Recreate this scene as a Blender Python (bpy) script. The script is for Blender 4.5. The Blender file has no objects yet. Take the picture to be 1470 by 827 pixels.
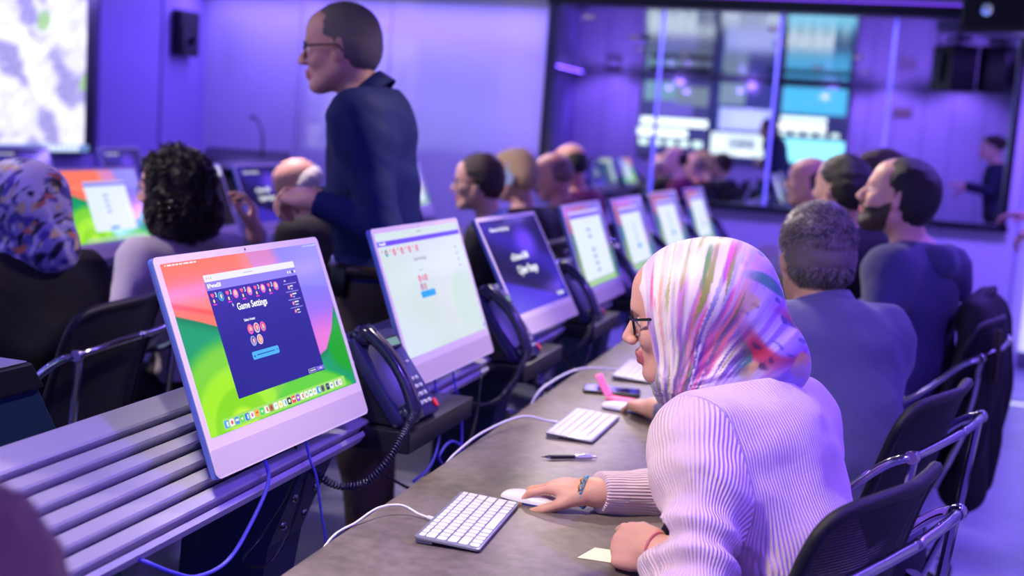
import bpy, math, random
import numpy as np
from mathutils import Vector, Matrix
random.seed(7); np.random.seed(7)
SC = bpy.context.scene
COL = SC.collection
R = math.radians

# ------------------------------------------------------------------ camera
cam_d = bpy.data.cameras.new('camera'); cam = bpy.data.objects.new('camera', cam_d); COL.objects.link(cam)
YAW, PIT, ROL = R(16.92), R(7.53), R(3.92)
_fw = Vector((-math.sin(YAW)*math.cos(PIT), math.cos(YAW)*math.cos(PIT), -math.sin(PIT)))
_r = Vector((math.cos(YAW), math.sin(YAW), 0)); _u = _r.cross(_fw)
_r2 = _r*math.cos(ROL)+_u*math.sin(ROL); _u2 = _u*math.cos(ROL)-_r*math.sin(ROL)
cam.matrix_world = Matrix(((_r2.x,_u2.x,-_fw.x,0),(_r2.y,_u2.y,-_fw.y,0),(_r2.z,_u2.z,-_fw.z,1.44),(0,0,0,1)))
cam_d.sensor_width = 36; cam_d.lens = 1756/1470*36; cam_d.clip_start = .05
cam_d.dof.use_dof = True; cam_d.dof.focus_distance = 2.12; cam_d.dof.aperture_fstop = 2.5
SC.camera = cam

# ------------------------------------------------------------------ view + world
SC.view_settings.view_transform = 'Standard'; SC.view_settings.look = 'None'
SC.view_settings.gamma = 1; SC.view_settings.use_curve_mapping = False
SC.view_settings.exposure = 0.35
w = bpy.data.worlds.new('world'); SC.world = w; w.use_nodes = True
w.node_tree.nodes['Background'].inputs[0].default_value = (.04,.03,.2,1)
w.node_tree.nodes['Background'].inputs[1].default_value = .3

# ------------------------------------------------------------------ room size
WX, RX, WY, BY, CH = -5.63, 1.75, 9.2, -3.2, 2.5     # left wall, right wall, window wall, back wall, ceiling

# ------------------------------------------------------------------ lights
def area(name, loc, size, power, color, rot=(0,0,0), spread=None):
    d = bpy.data.lights.new(name, 'AREA'); d.shape = 'RECTANGLE'; d.size, d.size_y = size
    d.energy = power; d.color = color
    if spread: d.spread = spread
    o = bpy.data.objects.new(name, d); COL.objects.link(o); o.location = loc; o.rotation_euler = rot
    return o
def spot(name, loc, target, power, color, angle=60, blend=.6, radius=.06):
    d = bpy.data.lights.new(name, 'SPOT'); d.energy = power; d.color = color
    d.spot_size = R(angle); d.spot_blend = blend; d.shadow_soft_size = radius
    o = bpy.data.objects.new(name, d); COL.objects.link(o); o.location = loc
    o.rotation_euler = (Vector(target)-Vector(loc)).to_track_quat('-Z','Y').to_euler()
    return o
VIO = (.21,.10,1.0)
WARM = (1.0,.84,.74)
VFILLS = [(x,y) for x in (-4.7,-2.75,.75) for y in (-1.2,2.0,5.0,7.9)]
for sx, sy in VFILLS: spot('violet_fill_light', (sx, sy, CH-.03), (sx, sy, 0), 135 if sx>0 else (26 if sx<-4 else 34), VIO, 150, .5, .05)  # fill lamps added to spread violet light through the room
# wall washers and added violet fills along the window wall and the left wall
for fx_ in (-2.0,-.6,.75): spot('violet_fill_light', (fx_, WY-1.6, CH-.03), (fx_, WY, .5), 150 if fx_>0 else 95, (.24,.13,1), 80, .7, .05)  # added fills brightening the wall below the window
area('wall_wash_light', (-2.6, WY-.28, CH-.05), (5.8,.04), 85, (.27,.19,1), (R(-16),0,0))
area('wall_wash_light', (WX+.28, 3, CH-.05), (.04,11), 20, (.17,.065,1), (0,R(-14),0))
for bx in (-5.0,-3.9,-2.6,-1.2,-.2,.9): spot('violet_fill_light', (bx, BY+1.0, CH-.03), (bx, BY, 1.4), 70, (.28,.14,1), 110, .6, .04)  # added violet fills that brighten the back wall
area('wall_wash_light', (RX-.25, 4, CH-.05), (.04,9), 30, (.24,.11,1), (0,R(14),0))
SPOTS = [((-1.15,1.15,CH-.03),(-.42,2.12,.85),185,52),
         ((-.55,3.45,CH-.03),(-.98,2.6,.85),115,74),
         ((-1.3,4.9,CH-.03),(-.1,3.85,1.1),230,66),
         ((-3.2,3.0,CH-.03),(-2.3,3.5,.9),140,66),
         ((-2.9,4.9,CH-.03),(-1.9,5.2,1.0),185,66),
         ((-.55,.75,CH-.03),(-1.1,1.5,.85),75,44),
         ((-2.9,7.0,CH-.03),(-1.9,6.8,1.0),170,66),
         ((-1.2,6.6,CH-.03),(-.7,5.4,.9),110,66),
         ((-2.8,2.25,CH-.03),(-1.55,3.15,1.65),38,32)]  # last one is an added warm fill for the standing man's face
for a_, b_, p_, ang in SPOTS: spot('ceiling_spot_light', a_, b_, p_, WARM, ang, .7)

# ------------------------------------------------------------------ materials
MATS = {}
def lin(c):
    if isinstance(c, str):
        c = tuple(int(c[i:i+2],16)/255 for i in (0,2,4))
    return tuple(((x+.055)/1.055)**2.4 if x > .04045 else x/12.92 for x in c)
def mat(name, color, rough=.5, metal=0, spec=.5, bump=None, emit=None, alpha=1, vary=None, coat=0, sheen=0, sss=0):
    """color: sRGB hex; bump=(scale, strength); vary=(hex2, scale); emit=(hex, strength)"""
    if name in MATS: return MATS[name]
    m = bpy.data.materials.new(name); m.use_nodes = True; nt = m.node_tree; b = nt.nodes['Principled BSDF']
    b.inputs['Base Color'].default_value = (*lin(color),1)
    b.inputs['Roughness'].default_value = rough; b.inputs['Metallic'].default_value = metal
    b.inputs['Specular IOR Level'].default_value = spec
    if coat: b.inputs['Coat Weight'].default_value = coat; b.inputs['Coat Roughness'].default_value = .08
    if sheen: b.inputs['Sheen Weight'].default_value = sheen
    if sss:
        b.inputs['Subsurface Weight'].default_value = sss; b.inputs['Subsurface Scale'].default_value = .01
        b.inputs['Subsurface Radius'].default_value = (1,.35,.2)
    tc = nt.nodes.new('ShaderNodeTexCoord')
    if bump:
        n = nt.nodes.new('ShaderNodeTexNoise'); n.inputs['Scale'].default_value = bump[0]; n.inputs['Detail'].default_value = 4
        bp = nt.nodes.new('ShaderNodeBump'); bp.inputs['Strength'].default_value = bump[1]; bp.inputs['Distance'].default_value = .01
        nt.links.new(tc.outputs['Object'], n.inputs['Vector']); nt.links.new(n.outputs['Fac'], bp.inputs['Height'])
        nt.links.new(bp.outputs['Normal'], b.inputs['Normal'])
    if vary:
        n = nt.nodes.new('ShaderNodeTexNoise'); n.inputs['Scale'].default_value = vary[1]; n.inputs['Detail'].default_value = 6
        rp = nt.nodes.new('ShaderNodeValToRGB'); rp.color_ramp.elements[0].color = (*lin(color),1); rp.color_ramp.elements[1].color = (*lin(vary[0]),1)
        rp.color_ramp.elements[0].position = .35; rp.color_ramp.elements[1].position = .68
        nt.links.new(tc.outputs['Object'], n.inputs['Vector']); nt.links.new(n.outputs['Fac'], rp.inputs['Fac'])
        nt.links.new(rp.outputs['Color'], b.inputs['Base Color'])
    if emit:
        b.inputs['Emission Color'].default_value = (*lin(emit[0]),1); b.inputs['Emission Strength'].default_value = emit[1]
    MATS[name] = m
    return m
def glow(hexc, s=1.0):
    """a lit display colour"""
    nm = 'display_%s_%g' % (hexc, s)
    if nm in MATS: return MATS[nm]
    m = bpy.data.materials.new(nm); m.use_nodes = True; b = m.node_tree.nodes['Principled BSDF']
    b.inputs['Base Color'].default_value = (.01,.01,.01,1); b.inputs['Roughness'].default_value = .2
    b.inputs['Emission Color'].default_value = (*lin(hexc),1); b.inputs['Emission Strength'].default_value = s
    MATS[nm] = m
    return m
def attr_glow(name, s=1.0, rough=.12):
    if name in MATS: return MATS[name]
    m = bpy.data.materials.new(name); m.use_nodes = True; nt = m.node_tree; b = nt.nodes['Principled BSDF']
    b.inputs['Base Color'].default_value = (.01,.01,.01,1); b.inputs['Roughness'].default_value = rough
    a = nt.nodes.new('ShaderNodeAttribute'); a.attribute_name = 'Col'
    nt.links.new(a.outputs['Color'], b.inputs['Emission Color']); b.inputs['Emission Strength'].default_value = s
    MATS[name] = m
    return m

# ------------------------------------------------------------------ object helpers
def link(name, verts, faces, m=None, parent=None, smooth=False, mi=None, off=None):
    me = bpy.data.meshes.new(name)
    verts = np.asarray(verts, dtype=np.float64)
    if off is not None: verts = verts-np.asarray(off)
    if isinstance(faces, np.ndarray):
        n, k = faces.shape
        me.vertices.add(len(verts)); me.vertices.foreach_set('co', verts.astype(np.float32).ravel())
        me.loops.add(n*k); me.loops.foreach_set('vertex_index', faces.astype(np.int32).ravel())
        me.polygons.add(n); me.polygons.foreach_set('loop_start', np.arange(0,n*k,k,dtype=np.int32))
        try: me.polygons.foreach_set('loop_total', np.full(n,k,dtype=np.int32))
        except Exception: pass
        me.update(calc_edges=True)
    else:
        me.from_pydata([tuple(v) for v in verts], [], [tuple(f) for f in faces]); me.update()
    for x in (m if isinstance(m,(list,tuple)) else [m] if m else []): me.materials.append(x)
    if mi is not None: me.polygons.foreach_set('material_index', np.asarray(mi, dtype=np.int32))
    if smooth is True: me.polygons.foreach_set('use_smooth', np.ones(len(me.polygons), dtype=bool))
    elif smooth == 'auto':
        me.polygons.foreach_set('use_smooth', np.ones(len(me.polygons), dtype=bool))
        try: me.set_sharp_from_angle(angle=R(35))
        except Exception: pass
    me.validate()
    o = bpy.data.objects.new(name, me); COL.objects.link(o)
    if parent: o.parent = parent
    return o
def tag(o, label=None, cat=None, group=None, kind=None):
    if label: o['label'] = label
    if cat: o['category'] = cat
    if group: o['group'] = group
    if kind: o['kind'] = kind
    return o
def thing(name, label, cat, loc=(0,0,0), rotz=0, group=None, M=None):
    o = bpy.data.objects.new(name, None); COL.objects.link(o); o.empty_display_size = .05
    if M is not None: o.matrix_world = M
    else: o.location = loc; o.rotation_euler = (0,0,rotz)
    return tag(o, label, cat, group)
def copy_tree(o, parent=None):
    c = o.copy(); COL.objects.link(c); c.parent = parent
    for ch in list(o.children): copy_tree(ch, c)
    return c
def dup(o, loc, rotz, label, M=None):
    c = copy_tree(o)
    if M is not None: c.matrix_world = M
    else: c.location = loc; c.rotation_euler = (0,0,rotz)
    c['label'] = label
    return c

class MB:
    def __init__(s): s.v=[]; s.f=[]; s.mi=[]; s.cur=0
    def add(s, vs, fs):
        n=len(s.v); s.v += [tuple(v) for v in vs]
        for f in fs: s.f.append(tuple(i+n for i in f)); s.mi.append(s.cur)
        return s
    def box(s, c, d, Rm=None, bev=0):
        c=Vector(c); hx,hy,hz=d[0]/2,d[1]/2,d[2]/2
        if bev:
            return s.rprism(2*hx,2*hy,min(bev,hx*.99,hy*.99),-hz,hz,Rm,c,seg=2,bev=min(bev,hz*.6))
        vs=[Vector((x,y,z)) for x in(-hx,hx) for y in(-hy,hy) for z in(-hz,hz)]
        if Rm: vs=[Rm@v for v in vs]
        return s.add([v+c for v in vs],[(0,1,3,2),(4,6,7,5),(0,4,5,1),(2,3,7,6),(0,2,6,4),(1,5,7,3)])
    def prism(s, poly, z0, z1, Rm=None, c=(0,0,0), bev=0):
        """poly (x,y) ccw extruded z0..z1, optional bevel rim by scaling inwards"""
        c=Vector(c); n=len(poly); rings=[]
        if bev:
            cx=sum(p[0] for p in poly)/n; cy=sum(p[1] for p in poly)/n
            def inset(d):
                out=[]
                for i,p in enumerate(poly):
                    a=Vector(poly[i-1]).to_2d() if False else Vector((poly[i-1][0],poly[i-1][1])); b=Vector((p[0],p[1])); e=Vector((poly[(i+1)%n][0],poly[(i+1)%n][1]))
                    t1=(b-a); t2=(e-b)
                    if t1.length<1e-9: t1=t2
                    if t2.length<1e-9: t2=t1
                    nn=(Vector((-t1.y,t1.x)).normalized()+Vector((-t2.y,t2.x)).normalized())
                    if nn.length<1e-6: nn=Vector((-t1.y,t1.x))
                    out.append(b+nn.normalized()*d)
                return out
            i1=inset(bev); i2=inset(bev*.3)
            rings=[(i1,z0),(i2,z0+bev*.3),(poly,z0+bev),(poly,z1-bev),(i2,z1-bev*.3),(i1,z1)]
        else: rings=[(poly,z0),(poly,z1)]
        vs=[]
        for pl,z in rings:
            for p in pl:
                v=Vector((p[0],p[1],z)); vs.append((Rm@v if Rm else v)+c)
        fs=[tuple(range(n-1,-1,-1)), tuple(range((len(rings)-1)*n,len(rings)*n))]
        for k in range(len(rings)-1):
            for i in range(n):
                j=(i+1)%n; fs.append((k*n+i,k*n+j,(k+1)*n+j,(k+1)*n+i))
        return s.add(vs,fs)
    def rprism(s, w, h, r, z0, z1, Rm=None, c=(0,0,0), seg=5, bev=0):
        return s.prism(rrect(w,h,r,seg), z0, z1, Rm, c, bev)
    def tube(s, pts, r, n=8, closed=False, cap=True):
        pts=[Vector(p) for p in pts]; m=len(pts); rr=r if isinstance(r,(list,tuple)) else [r]*m
        up=None; vs=[]; fs=[]
        for i,p in enumerate(pts):
            if closed: t=(pts[(i+1)%m]-pts[i-1])
            else: t=(pts[min(i+1,m-1)]-pts[max(i-1,0)])
            t.normalize()
            if up is None:
                up=Vector((0,0,1)) if abs(t.z)<.9 else Vector((1,0,0))
            a=t.cross(up)
            if a.length<1e-6: a=t.cross(Vector((1,0,0)))
            a.normalize(); b=a.cross(t).normalized(); up=b
            for k in range(n):
                an=2*math.pi*k/n; vs.append(p+(a*math.cos(an)+b*math.sin(an))*rr[i])
        for i in range(m if closed else m-1):
            i2=(i+1)%m
            for k in range(n):
                k2=(k+1)%n; fs.append((i*n+k,i*n+k2,i2*n+k2,i2*n+k))
        if not closed and cap:
            fs.append(tuple(range(n-1,-1,-1))); fs.append(tuple((m-1)*n+k for k in range(n)))
        return s.add(vs,fs)
    def lathe(s, prof, n=24, Rm=None, c=(0,0,0)):
        c=Vector(c); vs=[]; fs=[]; m=len(prof)
        for r,z in prof:
            for k in range(n):
                a=2*math.pi*k/n; v=Vector((r*math.cos(a),r*math.sin(a),z)); vs.append((Rm@v if Rm else v)+c)
        for i in range(m-1):
            for k in range(n):
                k2=(k+1)%n; fs.append((i*n+k,i*n+k2,(i+1)*n+k2,(i+1)*n+k))
        if prof[0][0]>1e-5: fs.append(tuple(range(n-1,-1,-1)))
        if prof[-1][0]>1e-5: fs.append(tuple((m-1)*n+k for k in range(n)))
        return s.add(vs,fs)
    def sph(s, c, r, n=12, sc=(1,1,1)):
        prof=[(max(1e-4,math.sin(math.pi*i/n)),-math.cos(math.pi*i/n)) for i in range(n+1)]
        c=Vector(c); vs=[];fs=[];m=len(prof);q=n*2
        for a_,z in prof:
            for k in range(q):
                a=2*math.pi*k/q; vs.append(c+Vector((a_*math.cos(a)*r*sc[0],a_*math.sin(a)*r*sc[1],z*r*sc[2])))
        for i in range(m-1):
            for k in range(q): fs.append((i*q+k,i*q+(k+1)%q,(i+1)*q+(k+1)%q,(i+1)*q+k))
        return s.add(vs,fs)
    def build(s, name, m, parent=None, smooth='auto', off=None, kind=None):
        o = link(name, s.v, s.f, m, parent, smooth, s.mi if isinstance(m,(list,tuple)) else None, off)
        if kind: o['kind']=kind
        return o
def rrect(w,h,r,seg=5):
    pts=[]
    for cx,cy,a0 in((w/2-r,h/2-r,0),(-w/2+r,h/2-r,90),(-w/2+r,-h/2+r,180),(w/2-r,-h/2+r,270)):
        for k in range(seg+1):
            a=R(a0+90*k/seg); pts.append((cx+r*math.cos(a),cy+r*math.sin(a)))
    return pts
def smooth_path(pts, n=8):
    """Catmull-Rom through the points"""
    P=[Vector(p) for p in pts]; P=[P[0]*2-P[1]]+P+[P[-1]*2-P[-2]]; out=[]
    for i in range(1,len(P)-2):
        a,b,c,d=P[i-1:i+3]
        for k in range(n):
            t=k/n; out.append(.5*((2*b)+(c-a)*t+(2*a-5*b+4*c-d)*t*t+(3*b-3*c+d-a)*t**3))
    out.append(P[-2]); return out
def text(name, body, size, loc, m, parent, align='CENTER', bold=0.0, sx=1.0, R3=None, ext=0):
    cu=bpy.data.curves.new(name,'FONT'); cu.body=body; cu.size=size; cu.align_x=align; cu.align_y='CENTER'; cu.offset=bold; cu.extrude=ext
    cu.resolution_u=3
    t=bpy.data.objects.new(name,cu); COL.objects.link(t)
    dg=bpy.context.evaluated_depsgraph_get(); dg.update()
    me=bpy.data.meshes.new_from_object(t.evaluated_get(dg)); bpy.data.objects.remove(t); bpy.data.curves.remove(cu)
    for v in me.vertices:
        c=Vector((v.co.x*sx,v.co.y,v.co.z))
        if R3: c=R3@c
        v.co=c+Vector(loc)
    me.materials.clear(); me.materials.append(m)
    o=bpy.data.objects.new(name,me); COL.objects.link(o); o.parent=parent
    return o
def bevel(o, w, seg=2):
    md=o.modifiers.new('bevel','BEVEL'); md.width=w; md.segments=seg; md.limit_method='ANGLE'; return o

# ------------------------------------------------------------------ signed distance modelling
class Frame:
    """local frame: x forward, y left, z up"""
    def __init__(s, o, yaw=0, pitch=0, roll=0):
        s.o=np.array(o,float)
        M=Matrix.Rotation(R(yaw),3,'Z')@Matrix.Rotation(R(-pitch),3,'Y')@Matrix.Rotation(R(roll),3,'X')
        s.m=np.array(M)
    def p(s, *a): return s.o+s.m@np.array(a,float)
    def loc(s, P): return (P-s.o)@s.m
def cap(a,b,ra,rb=None,k=.02,sub=False):
    return dict(t='c',a=np.array(a,float),b=np.array(b,float),ra=ra,rb=ra if rb is None else rb,k=k,sub=sub)
def ell(c,r,m=None,k=.02,sub=False):
    return dict(t='e',c=np.array(c,float),r=np.array(r,float),m=np.eye(3) if m is None else np.asarray(m),k=k,sub=sub)
def pdist(p,X,Y,Z,g=0.):
    if p['t']=='c':
        a=p['a'];ab=p['b']-a;L=float(ab@ab)+1e-12
        t=np.clip(((X-a[0])*ab[0]+(Y-a[1])*ab[1]+(Z-a[2])*ab[2])/L,0,1)
        d=np.sqrt((X-a[0]-t*ab[0])**2+(Y-a[1]-t*ab[1])**2+(Z-a[2]-t*ab[2])**2)
        return d-(p['ra']+(p['rb']-p['ra'])*t)-g
    m=p['m'];c=p['c'];r=p['r']+g
    x=X-c[0];y=Y-c[1];z=Z-c[2]
    u=(x*m[0,0]+y*m[1,0]+z*m[2,0]);v=(x*m[0,1]+y*m[1,1]+z*m[2,1]);w_=(x*m[0,2]+y*m[1,2]+z*m[2,2])
    k0=np.sqrt((u/r[0])**2+(v/r[1])**2+(w_/r[2])**2); k1=np.sqrt((u/r[0]**2)**2+(v/r[1]**2)**2+(w_/r[2]**2)**2)+1e-9
    return k0*(k0-1)/k1
def pbox(p,g):
    if p['t']=='c':
        r=max(p['ra'],p['rb'])+g; return np.minimum(p['a'],p['b'])-r, np.maximum(p['a'],p['b'])+r
    r=p['r']+g; e=np.sqrt(((p['m']*r)**2).sum(1)); return p['c']-e, p['c']+e
def surf(prims, h, g=0., disp=None, clip=None, smooth_it=1):
    """prims -> surface nets mesh; disp/clip work on the distance grid: fn(X,Y,Z,D)->D"""
    bb=[pbox(p,g) for p in prims if not p['sub']]
    lo=np.min([b[0] for b in bb],0)-3*h-.012; hi=np.max([b[1] for b in bb],0)+3*h+.012
    n=np.ceil((hi-lo)/h).astype(int)+1
    D=np.full(n,.2,np.float32)
    ax=[(lo[i]+np.arange(n[i])*h).astype(np.float32) for i in range(3)]
    for p in prims:
        b0,b1=pbox(p,g); mg=p['k']+2.5*h+.01
        s=[slice(max(0,int((b0[i]-mg-lo[i])/h)),min(n[i],int((b1[i]+mg-lo[i])/h)+2)) for i in range(3)]
        if any(q.start>=q.stop for q in s): continue
        X=ax[0][s[0]][:,None,None];Y=ax[1][s[1]][None,:,None];Z=ax[2][s[2]][None,None,:]
        d=pdist(p,X,Y,Z,0 if p['sub'] else g); A=D[s[0],s[1],s[2]]; k=p['k']
        if p['sub']:
            hh=np.maximum(k-np.abs(A+d),0)/k; D[s[0],s[1],s[2]]=np.maximum(A,-d)+hh*hh*k/4
        else:
            hh=np.maximum(k-np.abs(A-d),0)/k; D[s[0],s[1],s[2]]=np.minimum(A,d)-hh*hh*k/4
    if disp or clip:
        X=ax[0][:,None,None];Y=ax[1][None,:,None];Z=ax[2][None,None,:]
        if disp: D=D+disp(X,Y,Z,D)
        if clip: D=clip(X,Y,Z,D)
    V,F=nets(D,lo,h)
    for _ in range(smooth_it): V=relax(V,F)
    return V,F
def relax(V,F,lam=.5):
    n=len(V);acc=np.zeros((n,3));cnt=np.zeros(n)
    for a,b in((0,1),(1,2),(2,3),(3,0)):
        i,j=F[:,a],F[:,b]
        for q in range(3):
            acc[:,q]+=np.bincount(i,V[j,q],n)+np.bincount(j,V[i,q],n)
        cnt+=np.bincount(i,minlength=n)+np.bincount(j,minlength=n)
    return V*(1-lam)+lam*acc/np.maximum(cnt,1)[:,None]
def nets(D,lo,h):
    S=D<0; nx,ny,nz=D.shape
    c=np.zeros((nx-1,ny-1,nz-1),np.int8)
    for i in(0,1):
        for j in(0,1):
            for k in(0,1): c+=S[i:nx-1+i,j:ny-1+j,k:nz-1+k]
    cells=np.argwhere((c>0)&(c<8)); idx=np.full(c.shape,-1,np.int64); idx[tuple(cells.T)]=np.arange(len(cells))
    acc=np.zeros((len(cells),3));cnt=np.zeros(len(cells))
    I,J,K=cells.T
    for a in range(3):
        for u in(0,1):
            for v in(0,1):
                o0=[0,0,0];o1=[0,0,0];o=[q for q in range(3) if q!=a]
                o0[o[0]]=o1[o[0]]=u;o0[o[1]]=o1[o[1]]=v;o1[a]=1
                d0=D[I+o0[0],J+o0[1],K+o0[2]];d1=D[I+o1[0],J+o1[1],K+o1[2]]
                m=(d0<0)!=(d1<0);t=np.where(m,d0/(d0-d1+1e-20),0)
                P=np.array(o0)[None,:]+np.zeros((len(cells),3));P[:,a]=t
                acc+=P*m[:,None];cnt+=m
    V=(cells+acc/np.maximum(cnt,1)[:,None])*h+lo
    F=[]
    for a in range(3):
        o=[q for q in range(3) if q!=a]
        s0=[slice(None)]*3;s1=[slice(None)]*3;s0[a]=slice(0,-1);s1[a]=slice(1,None)
        for q in o: s0[q]=slice(1,-1);s1[q]=slice(1,-1)
        A=S[tuple(s0)];B=S[tuple(s1)]
        E=np.argwhere(A!=B)
        if not len(E): continue
        inside=A[tuple(E.T)]
        E=E.copy()
        for q in o: E[:,q]+=1
        def cid(du,dv):
            P=E.copy();P[:,o[0]]+=du;P[:,o[1]]+=dv
            return idx[tuple(P.T)]
        q=np.stack([cid(-1,-1),cid(0,-1),cid(0,0),cid(-1,0)],1)
        flip=inside if a!=1 else ~inside
        q[~flip]=q[~flip][:,::-1]
        F.append(q)
    F=np.concatenate(F); F=F[(F>=0).all(1)]
    return V,F
def noise3(P, s, seed=0):
    """cheap smooth pseudo noise in -1..1"""
    rs=np.random.RandomState(seed); o=0
    for _ in range(5):
        k=rs.normal(size=3)*s; ph=rs.rand()*6.28
        o=o+np.sin(P[...,0]*k[0]+P[...,1]*k[1]+P[...,2]*k[2]+ph+1.3*np.sin(P[...,0]*k[1]*.7+P[...,2]*k[0]*.6+ph))
    return o/5

# ------------------------------------------------------------------ people
SKIN = mat('skin','E3B39E',.5,sss=.12,bump=(260,.05)); SKIN_P = mat('skin_pink','DDA692',.5,sss=.12,bump=(260,.05))
SKIN_T = mat('skin_tan','C99A82',.5,sss=.1,bump=(260,.05)); LIP = mat('lips','C0686A',.4)
EYEW = mat('eye_white','E8E4E4',.2); IRIS = mat('iris','2A1B14',.15)
FRAME_BLK = mat('glasses_black','0C0A10',.2)
def lens_mat():
    m=bpy.data.materials.new('spectacle_lens'); m.use_nodes=True; nt=m.node_tree; nt.nodes.clear()
    o=nt.nodes.new('ShaderNodeOutputMaterial'); mx=nt.nodes.new('ShaderNodeMixShader'); t=nt.nodes.new('ShaderNodeBsdfTransparent'); g=nt.nodes.new('ShaderNodeBsdfGlossy')
    t.inputs[0].default_value=(.95,.95,1,1); g.inputs['Roughness'].default_value=.03; mx.inputs[0].default_value=.1
    nt.links.new(t.outputs[0],mx.inputs[1]); nt.links.new(g.outputs[0],mx.inputs[2]); nt.links.new(mx.outputs[0],o.inputs[0]); return m
LENS=lens_mat()

def head_prims(F, s=1.0, detail=True, beard=0):
    E=lambda c,r,k=.02,sub=False,m=None: ell(F.p(*[q*s for q in c]),[q*s for q in r],F.m if m is None else F.m@m,k,sub)
    C=lambda a,b,ra,rb=None,k=.015,sub=False: cap(F.p(*[q*s for q in a]),F.p(*[q*s for q in b]),ra*s,(ra if rb is None else rb)*s,k,sub)
    L=[E((-.012,0,.030),(.098,.076,.088)), E((.030,0,-.040),(.055,.056,.076),.04),
       C((-.005,.050,-.055),(.062,.022,-.100),.022,.018,.03), C((-.005,-.050,-.055),(.062,-.022,-.100),.022,.018,.03),
       E((.072,0,-.100),(.020,.022,.016),.02),                                   # chin
       C((.076,.030,.020),(.082,.008,.022),.011,.010,.018), C((.076,-.030,.020),(.082,-.008,.022),.011,.010,.018),
       E((.036,0,.052),(.046,.055,.040),.03),                                    # forehead
       E((.058,.038,-.030),(.026,.020,.022),.02), E((.058,-.038,-.030),(.026,.020,.022),.02)]
    L+=[E((.093,.032,-.002),(.018,.018,.013),.012,True), E((.093,-.032,-.002),(.018,.018,.013),.012,True),
        C((.084,0,.010),(.110,0,-.030),.0080,.0110,.012), E((.101,.012,-.036),(.010,.008,.008),.006), E((.101,-.012,-.036),(.010,.008,.008),.006),
        E((.076,0,-.064),(.016,.026,.020),.015),
        C((.090,-.018,-.0625),(.0945,0,-.0595),.0045,.0065,.005), C((.090,.018,-.0625),(.0945,0,-.0595),.0045,.0065,.005),
        C((.0885,-.015,-.072),(.093,0,-.0735),.005,.007,.005), C((.0885,.015,-.072),(.093,0,-.0735),.005,.007,.005)]
    for y in (1,-1):                                                             # eyes + ears
        L.append(E((.070,.031*y,-.001),(.0135,.0145,.0125),.004))
        me=np.array(Matrix.Rotation(R(-12),3,'Y')@Matrix.Rotation(R(22*y),3,'Z'))
        L.append(E((-.008,.079*y,-.008),(.019,.006,.031),.008,False,me)); L.append(E((-.003,.077*y,-.026),(.012,.007,.015),.008))
        L.append(E((-.004,.086*y,-.004),(.009,.005,.016),.005,True))
    return L

def hand_prims(W, d, pn, side, curl=(.4,.45,.5,.55), thumb=.5, s=1.0, spread=.06, kk=.0035, finger_curls=None, thumb_dir=None):
    """W wrist, d hand direction, pn palm normal (the side the fingers curl to); side +1: thumb towards pn x d"""
    d=np.array(d,float);d/=np.linalg.norm(d); pn=np.array(pn,float);pn-=d*(pn@d);pn/=np.linalg.norm(pn)
    l=np.cross(pn,d)*side                                  # thumb side
    W=np.array(W,float); L=[]
    P=lambda a,b,c: W+(d*a+l*b+pn*c)*s
    m=np.stack([d,l,pn],1)
    L.append(ell(P(.050,0,0),np.array([.052,.040,.0145])*s,m,.012)); L.append(cap(P(-.02,0,0),P(.02,0,0),.024*s,.024*s,.02))
    L.append(cap(P(.020,.020,.006),P(.055,.030,.006),.015*s,.012*s,.012)); L.append(cap(P(.02,-.022,.004),P(.07,-.028,.002),.013*s,.010*s,.012))
    lens=[(.043,.027,.022),(.047,.031,.023),(.044,.028,.022),(.034,.021,.019)]
    for i in range(4):
        y=.030-.0203*i; base=P(.088-.004*abs(i-1.2),y,0); sp=(1.3-i)*spread
        L.append(cap(P(.045,y*.8,0),base,.010*s,.0098*s,.008))
        c=curl[i]; a=base; ang=0; r0=(.0086,.0088,.0084,.0074)[i]
        fc=finger_curls[i] if finger_curls else (c,c*1.1,c*.8)
        dd=d*math.cos(sp)+l*math.sin(sp)
        for j in range(3):
            ang+=fc[j]; v=dd*math.cos(ang)+pn*math.sin(ang); b=a+v*lens[i][j]*s
            L.append(cap(a,b,(r0-.0007*j)*s,(r0-.0007*(j+1))*s,kk)); a=b
    b0=P(.022,.026,.008); td=thumb_dir if thumb_dir is not None else (.62,.62,.35)
    v=d*td[0]+l*td[1]+pn*td[2]; v/=np.linalg.norm(v); b1=b0+v*.042*s
    v2=v+d*.55*thumb+pn*.25*thumb-l*.35*thumb; v2/=np.linalg.norm(v2); b2=b1+v2*.034*s
    v3=v2+d*.4*thumb-l*.4*thumb; v3/=np.linalg.norm(v3); b3=b2+v3*.026*s
    L+= [cap(b0,b1,.0155*s,.0115*s,.010),cap(b1,b2,.0112*s,.0100*s,.004),cap(b2,b3,.0100*s,.0085*s,.004)]
    return L

def spine_frame(f, up):
    f=np.array(f,float);up=np.array(up,float);up/=np.linalg.norm(up);l=np.cross(up,f);l/=np.linalg.norm(l);f2=np.cross(l,up)
    return np.stack([f2,l,up],1)

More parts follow.
